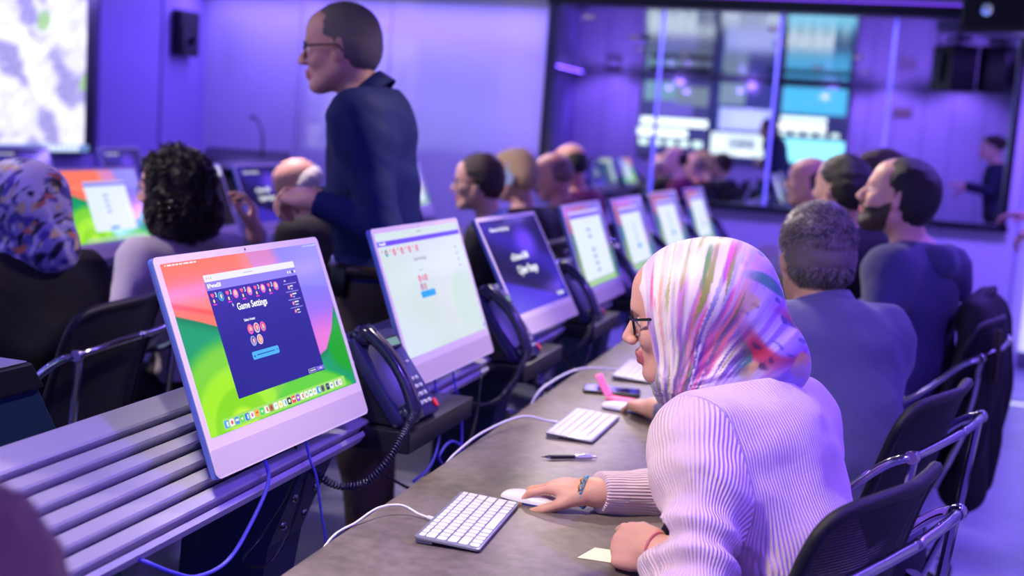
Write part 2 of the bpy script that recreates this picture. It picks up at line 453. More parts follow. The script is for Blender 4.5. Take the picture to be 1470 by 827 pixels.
def short_hair(F, s, h, kind, g=.0):
    """cap of hair over the skull"""
    E=lambda c,r,k=.02,sub=False: ell(F.p(*[q*s for q in c]),[q*s for q in r],F.m,k,sub)
    pr={'receding':[E((-.020,0,.032),(.104,.082,.092)),E((-.042,0,-.015),(.078,.079,.075),.03)],'short':[E((-.016,0,.034),(.105,.083,.094)),E((-.040,0,-.015),(.078,.079,.075),.03)],
        'swept':[E((-.016,0,.040),(.108,.086,.100)),E((-.045,0,-.01),(.078,.083,.078),.03),E((.035,.02,.088),(.055,.05,.032),.03)],
        'buzz':[E((-.015,0,.032),(.1015,.0795,.0905)),E((-.040,0,-.015),(.072,.076,.070),.03)],
        'fringe':[E((-.040,0,-.002),(.080,.088,.052)),E((-.07,0,.02),(.052,.07,.05),.03)],
        'balding':[E((-.045,0,-.005),(.074,.084,.060)),E((-.03,0,.02),(.086,.0775,.078),.02)],
        'bun':[E((-.016,0,.036),(.106,.084,.095)),E((-.11,0,.035),(.045,.045,.045),.02)]}[kind]
    def clip(X,Y,Z,D):
        x=((X-F.o[0])*F.m[0,0]+(Y-F.o[1])*F.m[1,0]+(Z-F.o[2])*F.m[2,0])/s
        y=((X-F.o[0])*F.m[0,1]+(Y-F.o[1])*F.m[1,1]+(Z-F.o[2])*F.m[2,1])/s
        z=((X-F.o[0])*F.m[0,2]+(Y-F.o[1])*F.m[1,2]+(Z-F.o[2])*F.m[2,2])/s
        # keep hair behind the line hairline -> sideburn, above the nape
        hx={'balding':.045,'receding':.052}.get(kind,.074)
        a=(x-hx)*.86-(z-.070)*.5
        b=x-.016-2.2*np.maximum(z-.022,0)+1.5*np.clip(-(z+.012),0,.030)
        face=np.maximum(a,b)
        nape=-(z+.072)+.25*(x+.05)
        if kind=='fringe':
            top=(z-.050); face=np.maximum(face,top); face=np.maximum(face,(x-.012))
        wob=.004*np.sin(x*160+y*90)+.003*np.sin(z*230+y*70)
        def smx(a,b_,k=.014): h_=np.maximum(k-np.abs(a-b_),0)/k; return np.maximum(a,b_)+h_*h_*k/4
        d=smx(D,(face+wob)*s); d=smx(d,(nape+wob)*s)
        return d
    rs=np.random.RandomState(3)
    def disp(X,Y,Z,D):
        q=3.2 if kind in('short','swept','fringe') else 1.2
        P=np.stack(np.broadcast_arrays(X,Y,Z),-1)
        return .0012*q*noise3(P,110,5).astype(np.float32)
    return surf(pr,h,g,disp,clip,0)

def tufts(F, s, n, length, rad, seed, lay, region, wig=.3):
    """short hair tufts: little tapered spikes lying on the skull. lay = local comb direction"""
    rs=np.random.RandomState(seed); V=[];Fc=[];MI=[]
    c=np.array([-.016,0,.034]); r=np.array([.105,.083,.094]); c2=np.array([-.040,0,-.015]); r2=np.array([.078,.079,.075])
    made=0
    while made<n:
        u=rs.normal(size=3);u/=np.linalg.norm(u)
        use2=u[2]<-.1 and u[0]<.2
        p=(c2+r2*u) if use2 else (c+r*u)
        if not region(p,u): continue
        rr=r2 if use2 else r
        nn=u/rr; nn/=np.linalg.norm(nn)
        L=length*(.6+.7*rs.rand()); lo=np.array(lay(p),float)+rs.normal(size=3)*wig; lo-=nn*(lo@nn)*1.0; lo/=np.linalg.norm(lo)+1e-9
        sd=np.cross(nn,lo); b=len(V)
        for j,t in enumerate((0,.35,.7,1)):
            q=p+nn*(-.003+L*.55*math.sin(t*1.5)*.62)+lo*L*t; w_=rad*(1-t**2)+.0002
            for a in(0,2.09,4.19): V.append(q+sd*math.cos(a)*w_+nn*math.sin(a)*w_*.7)
        for j in range(3):
            for a in range(3):
                a2=(a+1)%3; Fc.append((b+j*3+a,b+j*3+a2,b+j*3+3+a2,b+j*3+3+a))
        MI+= [rs.randint(3)]*9; made+=1
    V=np.array(V)*s; return F.o+V@F.m.T, np.array(Fc), MI

def glasses(F, s, root, off, name='glasses', rim=.0022, m=FRAME_BLK, r=.023):
    b=MB(); g=lambda x,y,z: tuple(F.p(x*s,y*s,z*s)-off)
    for y in(1,-1):
        pts=[g(.094-.010*abs(math.cos(t))*0-.006*(abs(.031+r*math.cos(t))/.05)**2,(.032+r*1.12*math.cos(t))*y,-.002+r*.92*math.sin(t)) for t in np.linspace(0,2*math.pi,20,endpoint=False)]
        b.tube(pts,rim*s,6,closed=True)
        b.tube([g(.088,.056*y,.006),g(.06,.072*y,.006),g(.02,.080*y,.004),g(-.005,.083*y,.002),g(-.018,.083*y,-.016)],rim*1.1*s,6)
    b.tube([g(.097,.009,.002),g(.101,0,.005),g(.097,-.009,.002)],rim*s,6)
    o=b.build(name,m,root)
    l=MB()
    for y in(1,-1):
        l.add([g(.0925-.006*(abs(.031+r*math.cos(t))/.05)**2,(.032+r*1.08*math.cos(t))*y,-.002+r*.88*math.sin(t)) for t in np.linspace(0,2*math.pi,20,endpoint=False)],[tuple(range(20))])
    l.build('lens',LENS,o)
    return o

def person(label, base, head, hyaw, hpitch=0, hs=1.0, neck=None, f=(-1,0), pelvis=None, stand=False,
           armL=None, armR=None, handL=None, handR=None, res=.008, skin=SKIN, shirt=None, trousers=None, shoe=None,
           hair=None, hair_m=None, gl=False, group=None, bulk=1.0, sw=.185, collar=None, g_extra=0., shirt_fn=None, hroll=0, hair_kind2=None,
           shirt_name='shirt', legs=None, torso_len=None, rounded=0., nk=.028, slv=1.0, cuff=.0, shoulders=None):
    root=thing('person',label,'person',base,group=group); off=np.array(base,float)
    F=Frame(head,hyaw,hpitch,hroll)
    fx=np.array([f[0],f[1],0.]);fx/=np.linalg.norm(fx); l=np.array([-fx[1],fx[0],0.]); up=np.array([0,0,1.])
    N=np.array(neck,float) if neck is not None else F.p(-.05,0,-.17)
    Pv=np.array(pelvis,float)
    m=spine_frame(fx,N-Pv)
    cu=m[:,2]; L_=np.linalg.norm(N-Pv)
    shL,shR=(shoulders if shoulders else (N+l*sw-cu*.055+fx*.015, N-l*sw-cu*.055+fx*.015))
    shL=np.array(shL,float);shR=np.array(shR,float)
    B=bulk
    hk=fx*rounded
    torso=[ell(N-cu*.17+fx*.015-hk*.6,np.array([.108*B,.150*B+.01,.17]),m,.06), ell(N-cu*.07-hk*.3,np.array([.075*B,.165,.085]),m,.06),
           ell(N-cu*(L_*.62)+fx*.01-hk,np.array([.112*B,.140*B,.17]),m,.07), ell(Pv+up*.02,np.array([.125*B,.165*B,.13]),m,.06),
           cap(shL,N-cu*.07+l*.03,.050*B,.070,.09), cap(shR,N-cu*.07-l*.03,.050*B,.070,.09), cap(shL*.85+N*.15+cu*.004,N+cu*.006,.034,.036,.045), cap(shR*.85+N*.15+cu*.004,N+cu*.006,.034,.036,.045),
           cap(shL-cu*.07-fx*.02,N-cu*.24-fx*.01,.040,.07,.06), cap(shR-cu*.07-fx*.02,N-cu*.24-fx*.01,.040,.07,.06)]
    arms=[]
    for sh,a in((shL,armL),(shR,armR)):
        if a is None:
            sgn=1 if sh is shL else -1
            a=(sh+l*sgn*.04-up*.27+fx*.05, sh-up*.33+fx*.30-l*sgn*.02)
        a=(np.array(a[0],float),np.array(a[1],float)); arms.append((sh,a[0],a[1]))
    armp=lambda q:[cap(sh,e,.046*B*(1+(slv-1)*.4),.040*B*slv,.075) for sh,e,wr in q]+[cap(e,wr,.040*B*slv,.028*(1+(slv-1)*.5),.02) for sh,e,wr in q]
    # legs
    lg=[]
    for sgn in(1,-1):
        if legs: hp,kn,an=[np.array(x,float) for x in legs[0 if sgn>0 else 1]]
        elif stand: hp=Pv+l*sgn*.085-up*.04; kn=np.array([hp[0],hp[1],.50])+fx*.015+l*sgn*.02; an=np.array([kn[0],kn[1],.09])-fx*.035+l*sgn*.015
        else: hp=Pv+l*sgn*.09-up*.01; kn=hp+fx*.40+l*sgn*.05; kn[2]=.50; an=np.array([kn[0],kn[1],.09])-fx*.02
        lg.append((hp,kn,an))
    legp=[cap(a,b,.082*B,.055,.03) for a,b,c in lg]+[cap(b,c,.054,.038,.03) for a,b,c in lg]
    body=head_prims(F,hs)
    body.append(cap(F.p(-.030*hs,0,-.055*hs),N+fx*.012-cu*.045,.055*hs,.052*hs,.03))
    shrink=-.012
    skin_pr=body+[dict(p,ra=p['ra']-.012,rb=p['rb']-.012) if p['t']=='c' else dict(p,r=p['r']-.014) for p in torso+legp]
    for (sh,e,wr),hd,sd in((arms[0],handL,1),(arms[1],handR,-1)):
        skin_pr+=[cap(sh,e,.036,.030,.03),cap(e,wr,.030,.0235,.02)]
        if hd is None:
            d=wr-e; hd=dict(d=d,pn=(0,0,-1)) if not stand else dict(d=d,pn=-l*sd)
        skin_pr+=hand_prims(wr,hd['d'],hd['pn'],hd.get('side',sd),**{k:v for k,v in hd.items() if k not in('d','pn','side')})
    for a,b,c in lg: skin_pr.append(cap(c-up*.03,c-up*.045+fx*.13,.032,.025,.02))
    V,Fa=surf(skin_pr,res)
    loc=F.loc(V)/hs
    mi=np.zeros(len(Fa),int); fc=loc[Fa[:,0]]
    mi[(fc[:,0]>.0835)&(abs(fc[:,1])<.024)&(fc[:,2]>-.081)&(fc[:,2]<-.0555)]=1
    link('body',V,Fa,[skin,LIP],root,True,mi,off)
    # eyes
    for y in(1,-1):
        e=MB(); e.sph(F.p(.0735*hs,.031*y*hs,-.001*hs)-off,.0118*hs,8); e.build('eye',EYEW,root); 
        e=MB(); e.sph(F.p(.0815*hs,.031*y*hs,-.001*hs)-off,.0052*hs,6); e.build('iris',IRIS,root)
    if shirt:
        up_neck=[ell(N+cu*(nk-.028),np.array([.070,.074,.035])*(1 if nk<.03 else 1.1),m,.02)] if collar!='none' else []
        pr=torso+armp(arms)+up_neck
        def disp(X,Y,Z,D):
            P=np.stack(np.broadcast_arrays(X,Y,Z),-1)
            return (.0045*noise3(P,26,int(abs(head[1])*100))+.0022*noise3(P,60,9)).astype(np.float32)
        def clip(X,Y,Z,D):
            for sh,e,wr in arms:
                d=(wr-e)/np.linalg.norm(wr-e); pl=(X-wr[0])*d[0]+(Y-wr[1])*d[1]+(Z-wr[2])*d[2]+.012+cuff
                near=np.sqrt((X-wr[0])**2+(Y-wr[1])**2+(Z-wr[2])**2)<.062
                D=np.where(near,np.maximum(D,pl),D)
            # open neckline
            q=(X-N[0])*cu[0]+(Y-N[1])*cu[1]+(Z-N[2])*cu[2]
            D=np.maximum(D,q-nk)
            return D
        V,Fa=surf(pr,res if res<.006 else res*1.0,.008+g_extra,disp,clip)
        if shirt_fn: o=shirt_fn(V,Fa,root,off,locals())
        else: o=link(shirt_name,V,Fa,shirt,root,True,None,off)
        if collar and collar!='none':
            # a folded collar band round the neck
            cb=MB(); rings=[]
            tilt=F.p(-.03,0,-.07)-N; tilt/=np.linalg.norm(tilt); fm=spine_frame(fx,tilt)
            prof=[(.068,-.012),(.070,.010),(.072,.034),(.078,.036),(.086,.018),(.098,-.008)]
            nn=28
            for i in range(nn+1):
                a=2*math.pi*(i/nn)*.94+math.pi*.06
                for rr,z in prof: 
                    rings.append(N+fm@np.array([math.cos(a)*rr*.92,math.sin(a)*rr,z+.010*math.cos(a)*-1])+fx*.008-off)
            k=len(prof); fs=[(i*k+j,(i+1)*k+j,(i+1)*k+j+1,i*k+j+1) for i in range(nn) for j in range(k-1)]
            co=link('collar',rings,fs,collar if not isinstance(collar,str) else shirt,o,True)
            sd=co.modifiers.new('thickness','SOLIDIFY'); sd.thickness=.003
    if trousers:
        V,Fa=surf([ell(Pv+up*.0,np.array([.128*B,.168*B,.12]),m,.06)]+legp,max(res,.007)*1.15,.010,
                  lambda X,Y,Z,D:(.005*noise3(np.stack(np.broadcast_arrays(X,Y,Z),-1),24,4)).astype(np.float32),
                  lambda X,Y,Z,D:np.maximum(np.maximum(D,.075-Z),Z-(1.03 if stand else 9)))
        link('trousers',V,Fa,trousers,root,True,None,off)
        for a,b,c in lg:
            V,Fa=surf([cap(c-up*.035-fx*.03,c-up*.05+fx*.10,.040,.036,.02),cap(c-up*.055-fx*.02,c-up*.06+fx*.15,.03,.028,.02)],.008,0,None,lambda X,Y,Z,D:np.maximum(D,.004-Z))
            link('shoe',V,Fa,shoe or mat('shoe_black','101014',.4),root,True,None,off)
    if hair and hair!='none':
        V,Fa=short_hair(F,hs,min(res,.006),hair); link('hair',V,Fa,hair_m,root,True,None,off)
    if gl: glasses(F,hs,root,off)
    return root,F,off,dict(N=N,f=fx,l=l,cu=cu,arms=arms,P=Pv,m=m)

# ------------------------------------------------------------------ the room
M_WALL = mat('painted_wall','B9B4C8',.38,spec=.4)
M_GLOSSW = mat('glossy_white_wall','D2CEDC',.5,spec=.5,coat=1); M_GLOSSW.node_tree.nodes['Principled BSDF'].inputs['Coat IOR'].default_value=2.1
M_PANEL = mat('wall_panel','AFA9C4',.4,spec=.4)
M_FLOOR = mat('floor_vinyl','8E90A4',.32,spec=.5,vary=('6C6E84',2.5),bump=(60,.05))
M_CEIL = mat('ceiling_gloss','8A8696',.09,spec=.9)
M_BLK = mat('black_satin','08080C',.35); M_NAVY=mat('navy_metal','1C2750',.4,metal=.3)
M_DKM = mat('black_powder_metal','121218',.42,metal=.2,bump=(400,.03))
M_CHR = mat('chrome','C8C8D4',.12,metal=1)
M_PLASTIC = mat('black_plastic','14141C',.3)

def struct(name, verts_fn, m, **k):
    b=MB(); verts_fn(b); o=b.build(name,m,None,'auto'); o['kind']='structure'; return o
struct('floor', lambda b:b.box(((WX+RX)/2,(BY+WY)/2,-.05),(RX-WX+.4,WY-BY+.4,.1)), M_FLOOR)
struct('ceiling', lambda b:b.box(((WX+RX)/2,(BY+WY)/2,CH+.05),(RX-WX+.4,WY-BY+.4,.1)), M_CEIL)
WL, WR_, WB, WT = -2.60, .74, .965, 2.40        # window opening in the far wall
def farwall(b):
    b.box(((WX+WL)/2,WY+.06,CH/2),(WL-WX,.12,CH)); 
def farwall2(b):
    b.box(((WL+WR_)/2,WY+.06,WB/2),(WR_-WL,.12,WB)); b.box(((WL+WR_)/2,WY+.06,(CH+WT)/2),(WR_-WL,.12,CH-WT))
    b.box(((RX+WR_)/2,WY+.06,CH/2),(RX-WR_,.12,CH))
struct('wall_far', farwall, M_GLOSSW)
struct('wall_window', farwall2, M_WALL)
struct('wall_left', lambda b:b.box((WX-.05,(BY+WY)/2,CH/2),(.1,WY-BY,CH)), mat('left_wall_paint','9A86C4',.45,spec=.3))
struct('wall_right', lambda b:b.box((RX+.05,(BY+WY)/2,CH/2),(.1,WY-BY,CH)), M_WALL)
struct('wall_back', lambda b:b.box(((WX+RX)/2,BY-.05,CH/2),(RX-WX,.1,CH)), M_WALL)
# panel joints and battens
def joints(b):
    for y in (-1.0,.4,1.8,3.2,4.6,6.0,7.75,8.55): b.box((WX+.004,y,CH/2+.05),(.008,.012,CH-.1))
struct('trim_1', joints, mat('joint_dark','4A4470',.5))
def joints2(b):
    for x in (-4.75,-3.95): b.box((x,WY-.002,CH/2+.05),(.006,.004,CH-.1))
    for x in (-2.2,-1.3,-.4,.35): b.box((x,WY-.002,WB/2+.03),(.006,.004,WB-.1))
    b.box((.86,WY-.003,CH/2),(.02,.006,CH-.04))
struct('trim_2', joints2, mat('joint_soft','8E88B0',.5))
def joints3(b):
    for x in (-5.1,-4.6,-.55,-.1,.35,.8,1.3): b.box((x,BY+.004,CH/2),(.01,.008,CH-.04))
struct('trim_3', joints3, mat('joint_dark','4A4470',.5))
struct('baseboard_far', lambda b:(b.box(((WX+.9)/2,WY-.01,.06),(.9-WX,.02,.12)),b.box((RX-.15,WY-.01,.06),(.3,.02,.12))), mat('baseboard_blue','2A2A55',.4))
struct('baseboard_left', lambda b:b.box((WX+.01,(BY+WY)/2,.06),(.02,WY-BY,.12)), mat('baseboard_blue','2A2A55',.4))
struct('baseboard_right', lambda b:b.box((RX-.01,(BY+WY)/2,.06),(.02,WY-BY,.12)), mat('baseboard_blue','2A2A55',.4))
# floor light line
struct('trim_4', lambda b:b.box((1.0,7.76,.002),(1.2,.045,.004)), glow('E8E6FF',.9))
# control room window
wf=MB(); t=.045
wf.box(((WL+WR_)/2,WY+.0,WB-.005),(WR_-WL+.09,.16,t)); wf.box(((WL+WR_)/2,WY+.0,WT+.02),(WR_-WL+.09,.16,t+.03))
wf.box((WL-.01,WY,(WB+WT)/2),(t,.16,WT-WB)); wf.box((WR_+.01,WY,(WB+WT)/2),(t,.16,WT-WB))
win=wf.build('window_1',mat('window_frame_black','0B0B18',.3),None); win['kind']='structure'
gm=bpy.data.materials.new('reflective_glass'); gm.use_nodes=True; nt=gm.node_tree; nt.nodes.clear()
o_=nt.nodes.new('ShaderNodeOutputMaterial'); mx=nt.nodes.new('ShaderNodeMixShader'); tr=nt.nodes.new('ShaderNodeBsdfTransparent'); gl_=nt.nodes.new('ShaderNodeBsdfGlossy')
tr.inputs[0].default_value=(.5,.5,.6,1); gl_.inputs['Color'].default_value=(.86,.88,.95,1); gl_.inputs['Roughness'].default_value=.0; mx.inputs[0].default_value=.78
nt.links.new(tr.outputs[0],mx.inputs[1]); nt.links.new(gl_.outputs[0],mx.inputs[2]); nt.links.new(mx.outputs[0],o_.inputs[0])
M_EDGE=mat('glass_edge_glow','A9B8FF',.2,emit=('7F6BFF',.18))  # faint emission paints a lit look into the glass joints
xs=[WL,-1.76,-.90,-.10,WR_]
for i in range(4):
    b=MB(); b.box(((xs[i]+xs[i+1])/2,WY+.01,(WB+WT)/2),(xs[i+1]-xs[i]-.006,.012,WT-WB)); b.build('glass_pane',gm,win)
for i in (1,2,3):
    b=MB(); b.box((xs[i],WY-.004,(WB+WT)/2),(.022,.012,WT-WB)); b.build('pane_joint',M_EDGE,win)
# unlit control room behind the glass
def back_room(b):
    x0,x1,y0,y1,z1=WL-.6,WR_+.6,WY+.12,WY+2.6,2.7
    b.box(((x0+x1)/2,y1,z1/2),(x1-x0,.05,z1)); b.box((x0,(y0+y1)/2,z1/2),(.05,y1-y0,z1)); b.box((x1,(y0+y1)/2,z1/2),(.05,y1-y0,z1))
    b.box(((x0+x1)/2,(y0+y1)/2,z1),(x1-x0,y1-y0,.05)); b.box(((x0+x1)/2,(y0+y1)/2,-.02),(x1-x0,y1-y0,.04))
struct('wall_control_room', back_room, mat('dark_room_wall','1E1B38',.7))
# cove: glowing led strip along the top of the window wall, and one on the right wall
def led(name,label,c,d,col='7A3CFF',s=2.2):
    b=MB(); b.box(c,d); o=b.build(name,[mat('aluminium_channel','9A98A8',.3,metal=.8)],None); 
    b2=MB(); b2.box((c[0],c[1],c[2]-d[2]/2-.002),(max(d[0]-.01,.01),max(d[1]-.01,.01),.004)); b2.build('diffuser',glow(col,s),o); tag(o,label,'light strip'); return o
led('led_strip','violet led strip along the ceiling above the control room window',((WL+WR_)/2,WY-.06,CH-.012),(WR_-WL,.03,.024))
led('led_strip','violet led strip along the ceiling edge of the right wall, seen in the glass',(RX-.05,3.6,CH-.012),(.03,9.5,.024))
for i,(sx,sy) in enumerate(VFILLS):  # made-up fittings for the added violet fill lamps
    b=MB(); b.lathe([(.060,0),(.060,.010),(.048,.013),(.045,.003)],20,None,(sx,sy,CH-.013)); o=b.build('ceiling_downlight',M_BLK,None)
    b=MB(); b.lathe([(.001,.0),(.04,.0),(.04,.003)],16,None,(sx,sy,CH-.008)); b.build('lens',glow('7A4CFF',1.5),o)
    tag(o,'added black ceiling downlight for violet fill, '+['near the left video wall','above the second row','above the right hand aisle'][i//4]+', '+['behind the camera','level with the nearest monitor','halfway down the room','close to the window wall'][i%4],'ceiling light')
for i,(a_,b_,p_,an) in enumerate(SPOTS):
    b=MB(); b.lathe([(.075,0),(.075,.012),(.06,.016),(.055,.004)],24,None,(a_[0],a_[1],CH-.018)); o=b.build('ceiling_downlight',mat('lamp_ring_white','D8D8DE',.4),None)
    b=MB(); b.lathe([(.001,.0),(.05,.0),(.05,.003)],20,None,(a_[0],a_[1],CH-.010)); b.build('lens',glow('FFE2CC',3),o)
    tag(o,'round recessed ceiling spotlight aimed over '+['the woman in the pink sweater','the nearest monitor','the middle of the front row','the curly haired person','the man with dark hair and glasses','the first phone tray','the far end of the second row','the far end of the front row','the face of the standing man, added fill'][i],'ceiling light')

# purple ceiling battens / fixtures seen mirrored
for i,(x,y,lx,ly,lab) in enumerate([(-3.1,.6,.9,.14,'long black linear ceiling fixture left of the projector'),(-1.45,-1.6,1.3,.16,'wide black ceiling bar in front of the back video wall'),(-4.3,-.3,.25,.14,'small black ceiling sensor bar near the left video wall')]):
    b=MB(); b.box((x,y,CH-.09),(lx,ly,.07),bev=.02); b.tube([(x-lx*.35,y,CH-.06),(x-lx*.35,y,CH)],.01); b.tube([(x+lx*.35,y,CH-.06),(x+lx*.35,y,CH)],.01)
    tag(b.build('ceiling_fixture',M_BLK,None),lab,'ceiling fixture')
# wall speaker on the left wall
def wallspk():
    r=thing('wall_speaker','small black rectangular speaker mounted high on the left wall','speaker',(WX,8.81,2.0))
    b=MB(); b.box((.05,0,0),(.1,.26,.36),bev=.012); b.build('cabinet',M_BLK,r)
    b=MB(); b.box((.103,0,0),(.006,.23,.33)); b.build('grille',mat('speaker_grille','101018',.7,bump=(600,.4)),r)
    b=MB(); b.lathe([(.06,0),(.055,.004),(.02,-.01),(.001,-.004)],20,Matrix.Rotation(R(90),3,'Y'),(.106,0,-.06)); b.build('woofer',mat('woofer','1C1C40',.4),r)
wallspk()
# ceiling speakers top right
def pa(loc,rz,label,s=1.0):
    r=thing('ceiling_speaker',label,'speaker',loc,rz)
    b=MB(); b.prism([(-.16*s,-.15*s),(.13*s,-.19*s),(.16*s,-.19*s),(.16*s,.19*s),(.13*s,.19*s),(-.16*s,.15*s)],-.24*s,.24*s,None,(0,0,0),.01); b.build('cabinet',M_BLK,r)
    b=MB(); b.box((.165*s,0,0),(.01,.34*s,.44*s),bev=.004); b.build('grille',mat('speaker_grille','101018',.7,bump=(600,.4)),r)
    b=MB(); b.lathe([(.032,0),(.03,.004),(.001,.006)],16,Matrix.Rotation(R(90),3,'Y'),(.172*s,-.03,-.1)); b.build('badge',M_CHR,r)
    b=MB(); b.tube([(0,0,.22*s),(0,0,CH-loc[2])],.018); b.box((0,0,CH-loc[2]-.012),(.16,.16,.02)); b.box((0,.2*s,0),(.05,.012,.3*s)); b.box((0,-.2*s,0),(.05,.012,.3*s)); b.box((0,0,.26*s),(.05,.41*s,.012)); b.build('bracket',M_BLK,r)
    return r
pa((.43,6.35,2.23),R(-120),'black loudspeaker hanging from the ceiling at the top right',.85)
pa((.80,6.25,2.24),R(-60),'second black loudspeaker hanging at the right edge beside the first',.85)
# projector / camera dome
def dome(loc,label):
    r=thing('dome_camera',label,'camera',loc)
    b=MB(); b.lathe([(.001,0),(.05,0),(.055,.02),(.05,.05),(.02,.06)],20); b.build('housing',M_BLK,r)
    b=MB(); b.sph((0,0,0),.045,8,(1,1,.8)); b.build('dome',M_PLASTIC,r)
    b=MB(); b.tube([(0,0,.05),(0,0,CH-loc[2])],.012); b.build('stem',M_BLK,r)
dome((.28,5.2,2.12),'small black dome camera on a ceiling stem near the hanging loudspeaker')

# white door panel at the far right
b=MB(); b.box((1.35,WY-.05,1.18),(.80,.05,2.12),bev=.01)
dp=b.build('door_1',mat('white_door_glow','E9ECF2',.35,emit=('DDE6F4',.55)),None); dp['kind']='structure'  # emission paints brightness into the door, which is no lamp
b=MB(); b.box((1.35,WY-.05,.06),(.80,.06,.11),bev=.005); b.build('kick_plate',mat('grey_plate','6A6878',.4,metal=.5),dp)
b=MB(); b.tube([(1.05,WY-.09,1.0),(1.05,WY-.13,1.0),(1.05,WY-.13,1.35),(1.05,WY-.09,1.35)],.011); b.build('door_handle',M_CHR,dp)

# ------------------------------------------------------------------ displays: colour grids
def grid_display(name, nu, nv, fn, P, m, parent, off=(0,0,0)):
    """P(u,v)->xyz, fn(U,V)->rgb sRGB array; v runs down"""
    u=(np.arange(nu)+.5)/nu; v=(np.arange(nv)+.5)/nv
    U,Vv=np.meshgrid(u,v,indexing='ij'); C=np.clip(fn(U,Vv),0,1); C=np.where(C>.04045,((C+.055)/1.055)**2.4,C/12.92)
    gu=np.linspace(0,1,nu+1); gv=np.linspace(0,1,nv+1)
    verts=[P(a,b_) for a in gu for b_ in gv]
    i=np.arange(nu)[:,None]*(nv+1)+np.arange(nv)[None,:]
    F=np.stack([i,i+1,i+nv+2,i+nv+1],-1).reshape(-1,4)
    o=link(name,verts,F,m,parent,False,None,off)
    ca=o.data.color_attributes.new('Col','FLOAT_COLOR','CORNER')
    cc=np.concatenate([C.reshape(-1,3),np.ones((nu*nv,1))],1); cc=np.repeat(cc,4,axis=0)
    ca.data.foreach_set('color',cc.astype(np.float32).ravel())
    return o
def sm(a,b,x): t=np.clip((x-a)/(b-a),0,1); return t*t*(3-2*t)
def mixc(A,B,t): return A*(1-t[...,None])+np.array(B)*t[...,None]
def hx(s): return np.array([int(s[i:i+2],16)/255 for i in(0,2,4)])
def wallpaper(U,V):
    C=np.zeros(U.shape+(3,))+hx('8C84F6')
    C=mixc(C,hx('A9A2FF'),sm(.5,1,U)*sm(.5,0,V)*.7)
    C=mixc(C,hx('6F66E8'),sm(.0,.03,V-.25-.5*(U-.7)**2)*.35)
    # pink blob low right of centre
    C=mixc(C,hx('B070F0'),sm(.25,.6,V)); C=mixc(C,hx('EE7CD8'),sm(.42,.66,V)*sm(.65,.85,U))
    # warm corner
    w_=.46-.95*V+.25*np.sin(V*5)
    C=mixc(C,hx('E08CC8'),sm(.10,0,U-w_-.16)); C=mixc(C,hx('F58A84'),sm(.02,0,U-w_-.02))
    C=mixc(C,hx('FF7E62'),sm(.05,0,U-w_+.05)); C=mixc(C,hx('FF8A70'),sm(.08,0,np.abs(V-.20-.35*U))*sm(.5,.1,U))
    C=mixc(C,hx('FF5E4A'),sm(.03,0,np.abs(V-.24-.42*U))*sm(.5,.2,U))
    # green ground
    g=np.interp(U,[0,.12,.3,.5,.62,.75,.85,.93,1],[.30,.36,.46,.62,.74,.76,.72,.60,.44])
    ing=sm(-.006,.006,V-g)
    G=np.zeros_like(C)+hx('12A06A'); G=mixc(G,hx('0C7E4C'),sm(.06,.0,V-g)*.8)
    a=np.sqrt((U-.20)**2*2.2+(V-1.02)**2); G=mixc(G,hx('7FD81A'),sm(.58,.46,a)); G=mixc(G,hx('A6F01E'),sm(.40,.34,a)); G=mixc(G,hx('8ADF12'),sm(.26,.23,a)); G=mixc(G,hx('C4FA3A'),sm(.15,.1,a))
    G=mixc(G,hx('6FCB6A'),sm(.25,.0,np.abs(U-.62))*sm(.7,.95,V)); G=mixc(G,hx('18A818'),sm(.16,.1,np.sqrt((U-1.0)**2+(V-.72)**2*.5))*.9)
    a2=np.sqrt((U-.66)**2+(V-1.25)**2*.8); G=mixc(G,hx('62D410'),sm(.40,.36,a2))
    return C*(1-ing[...,None])+G*ing[...,None]
def titlepage(U,V):
    C=np.zeros(U.shape+(3,))+hx('241C64')
    C=mixc(C,hx('3A2AB4'),sm(.25,0,np.abs(V-.15-.6*U+.1))*.9); C=mixc(C,hx('7048FF'),sm(.28,.05,np.sqrt((U-.62)**2+(V-.28)**2)))
    C=mixc(C,hx('1C1446'),sm(.04,0,V-.35-.9*(1-U))*0+sm(.16,0,np.abs(V-.80+.0*U-.75*(U-.5)))*.8); C=mixc(C,hx('4A34D8'),sm(.0,.05,V-.62-.35*U))
    C=mixc(C,hx('2E2AB8'),sm(.7,1,U)*sm(.4,.8,V)); return C
def paper(U,V):
    C=np.zeros(U.shape+(3,))+hx('D6E4E6'); C=mixc(C,hx('DCE2F2'),sm(.7,.1,np.abs(U-.6)+V*.5)); return C
def darkpage(U,V):
    C=np.zeros(U.shape+(3,))+hx('26221E'); return mixc(C,hx('4A3C28'),sm(.3,.1,np.abs(V-.6)+np.abs(U-.7)))
def mapfn(seed, base='E2E0FA', dark='837CC8', green='8FC36A'):
    def fn(U,V):
        P=np.stack([U*9,V*6,U*0],-1); n=noise3(P,2.2,seed)+.6*noise3(P,7,seed+1)+.4*noise3(P,16,seed+2); C=np.zeros(U.shape+(3,))+hx(base)
        C=mixc(C,hx(dark),sm(.1,.45,n)*.75); C=mixc(C,hx('FFFFFF'),sm(.1,.5,-n)); C=mixc(C,hx(green),sm(.72,.9,noise3(P,3.1,seed+3)+.35)*.8)
        st=sm(.9,1,np.sin((U*4+V*9)*14)); C=mixc(C,hx('CFC8F4'),st*.5); return C
    return fn

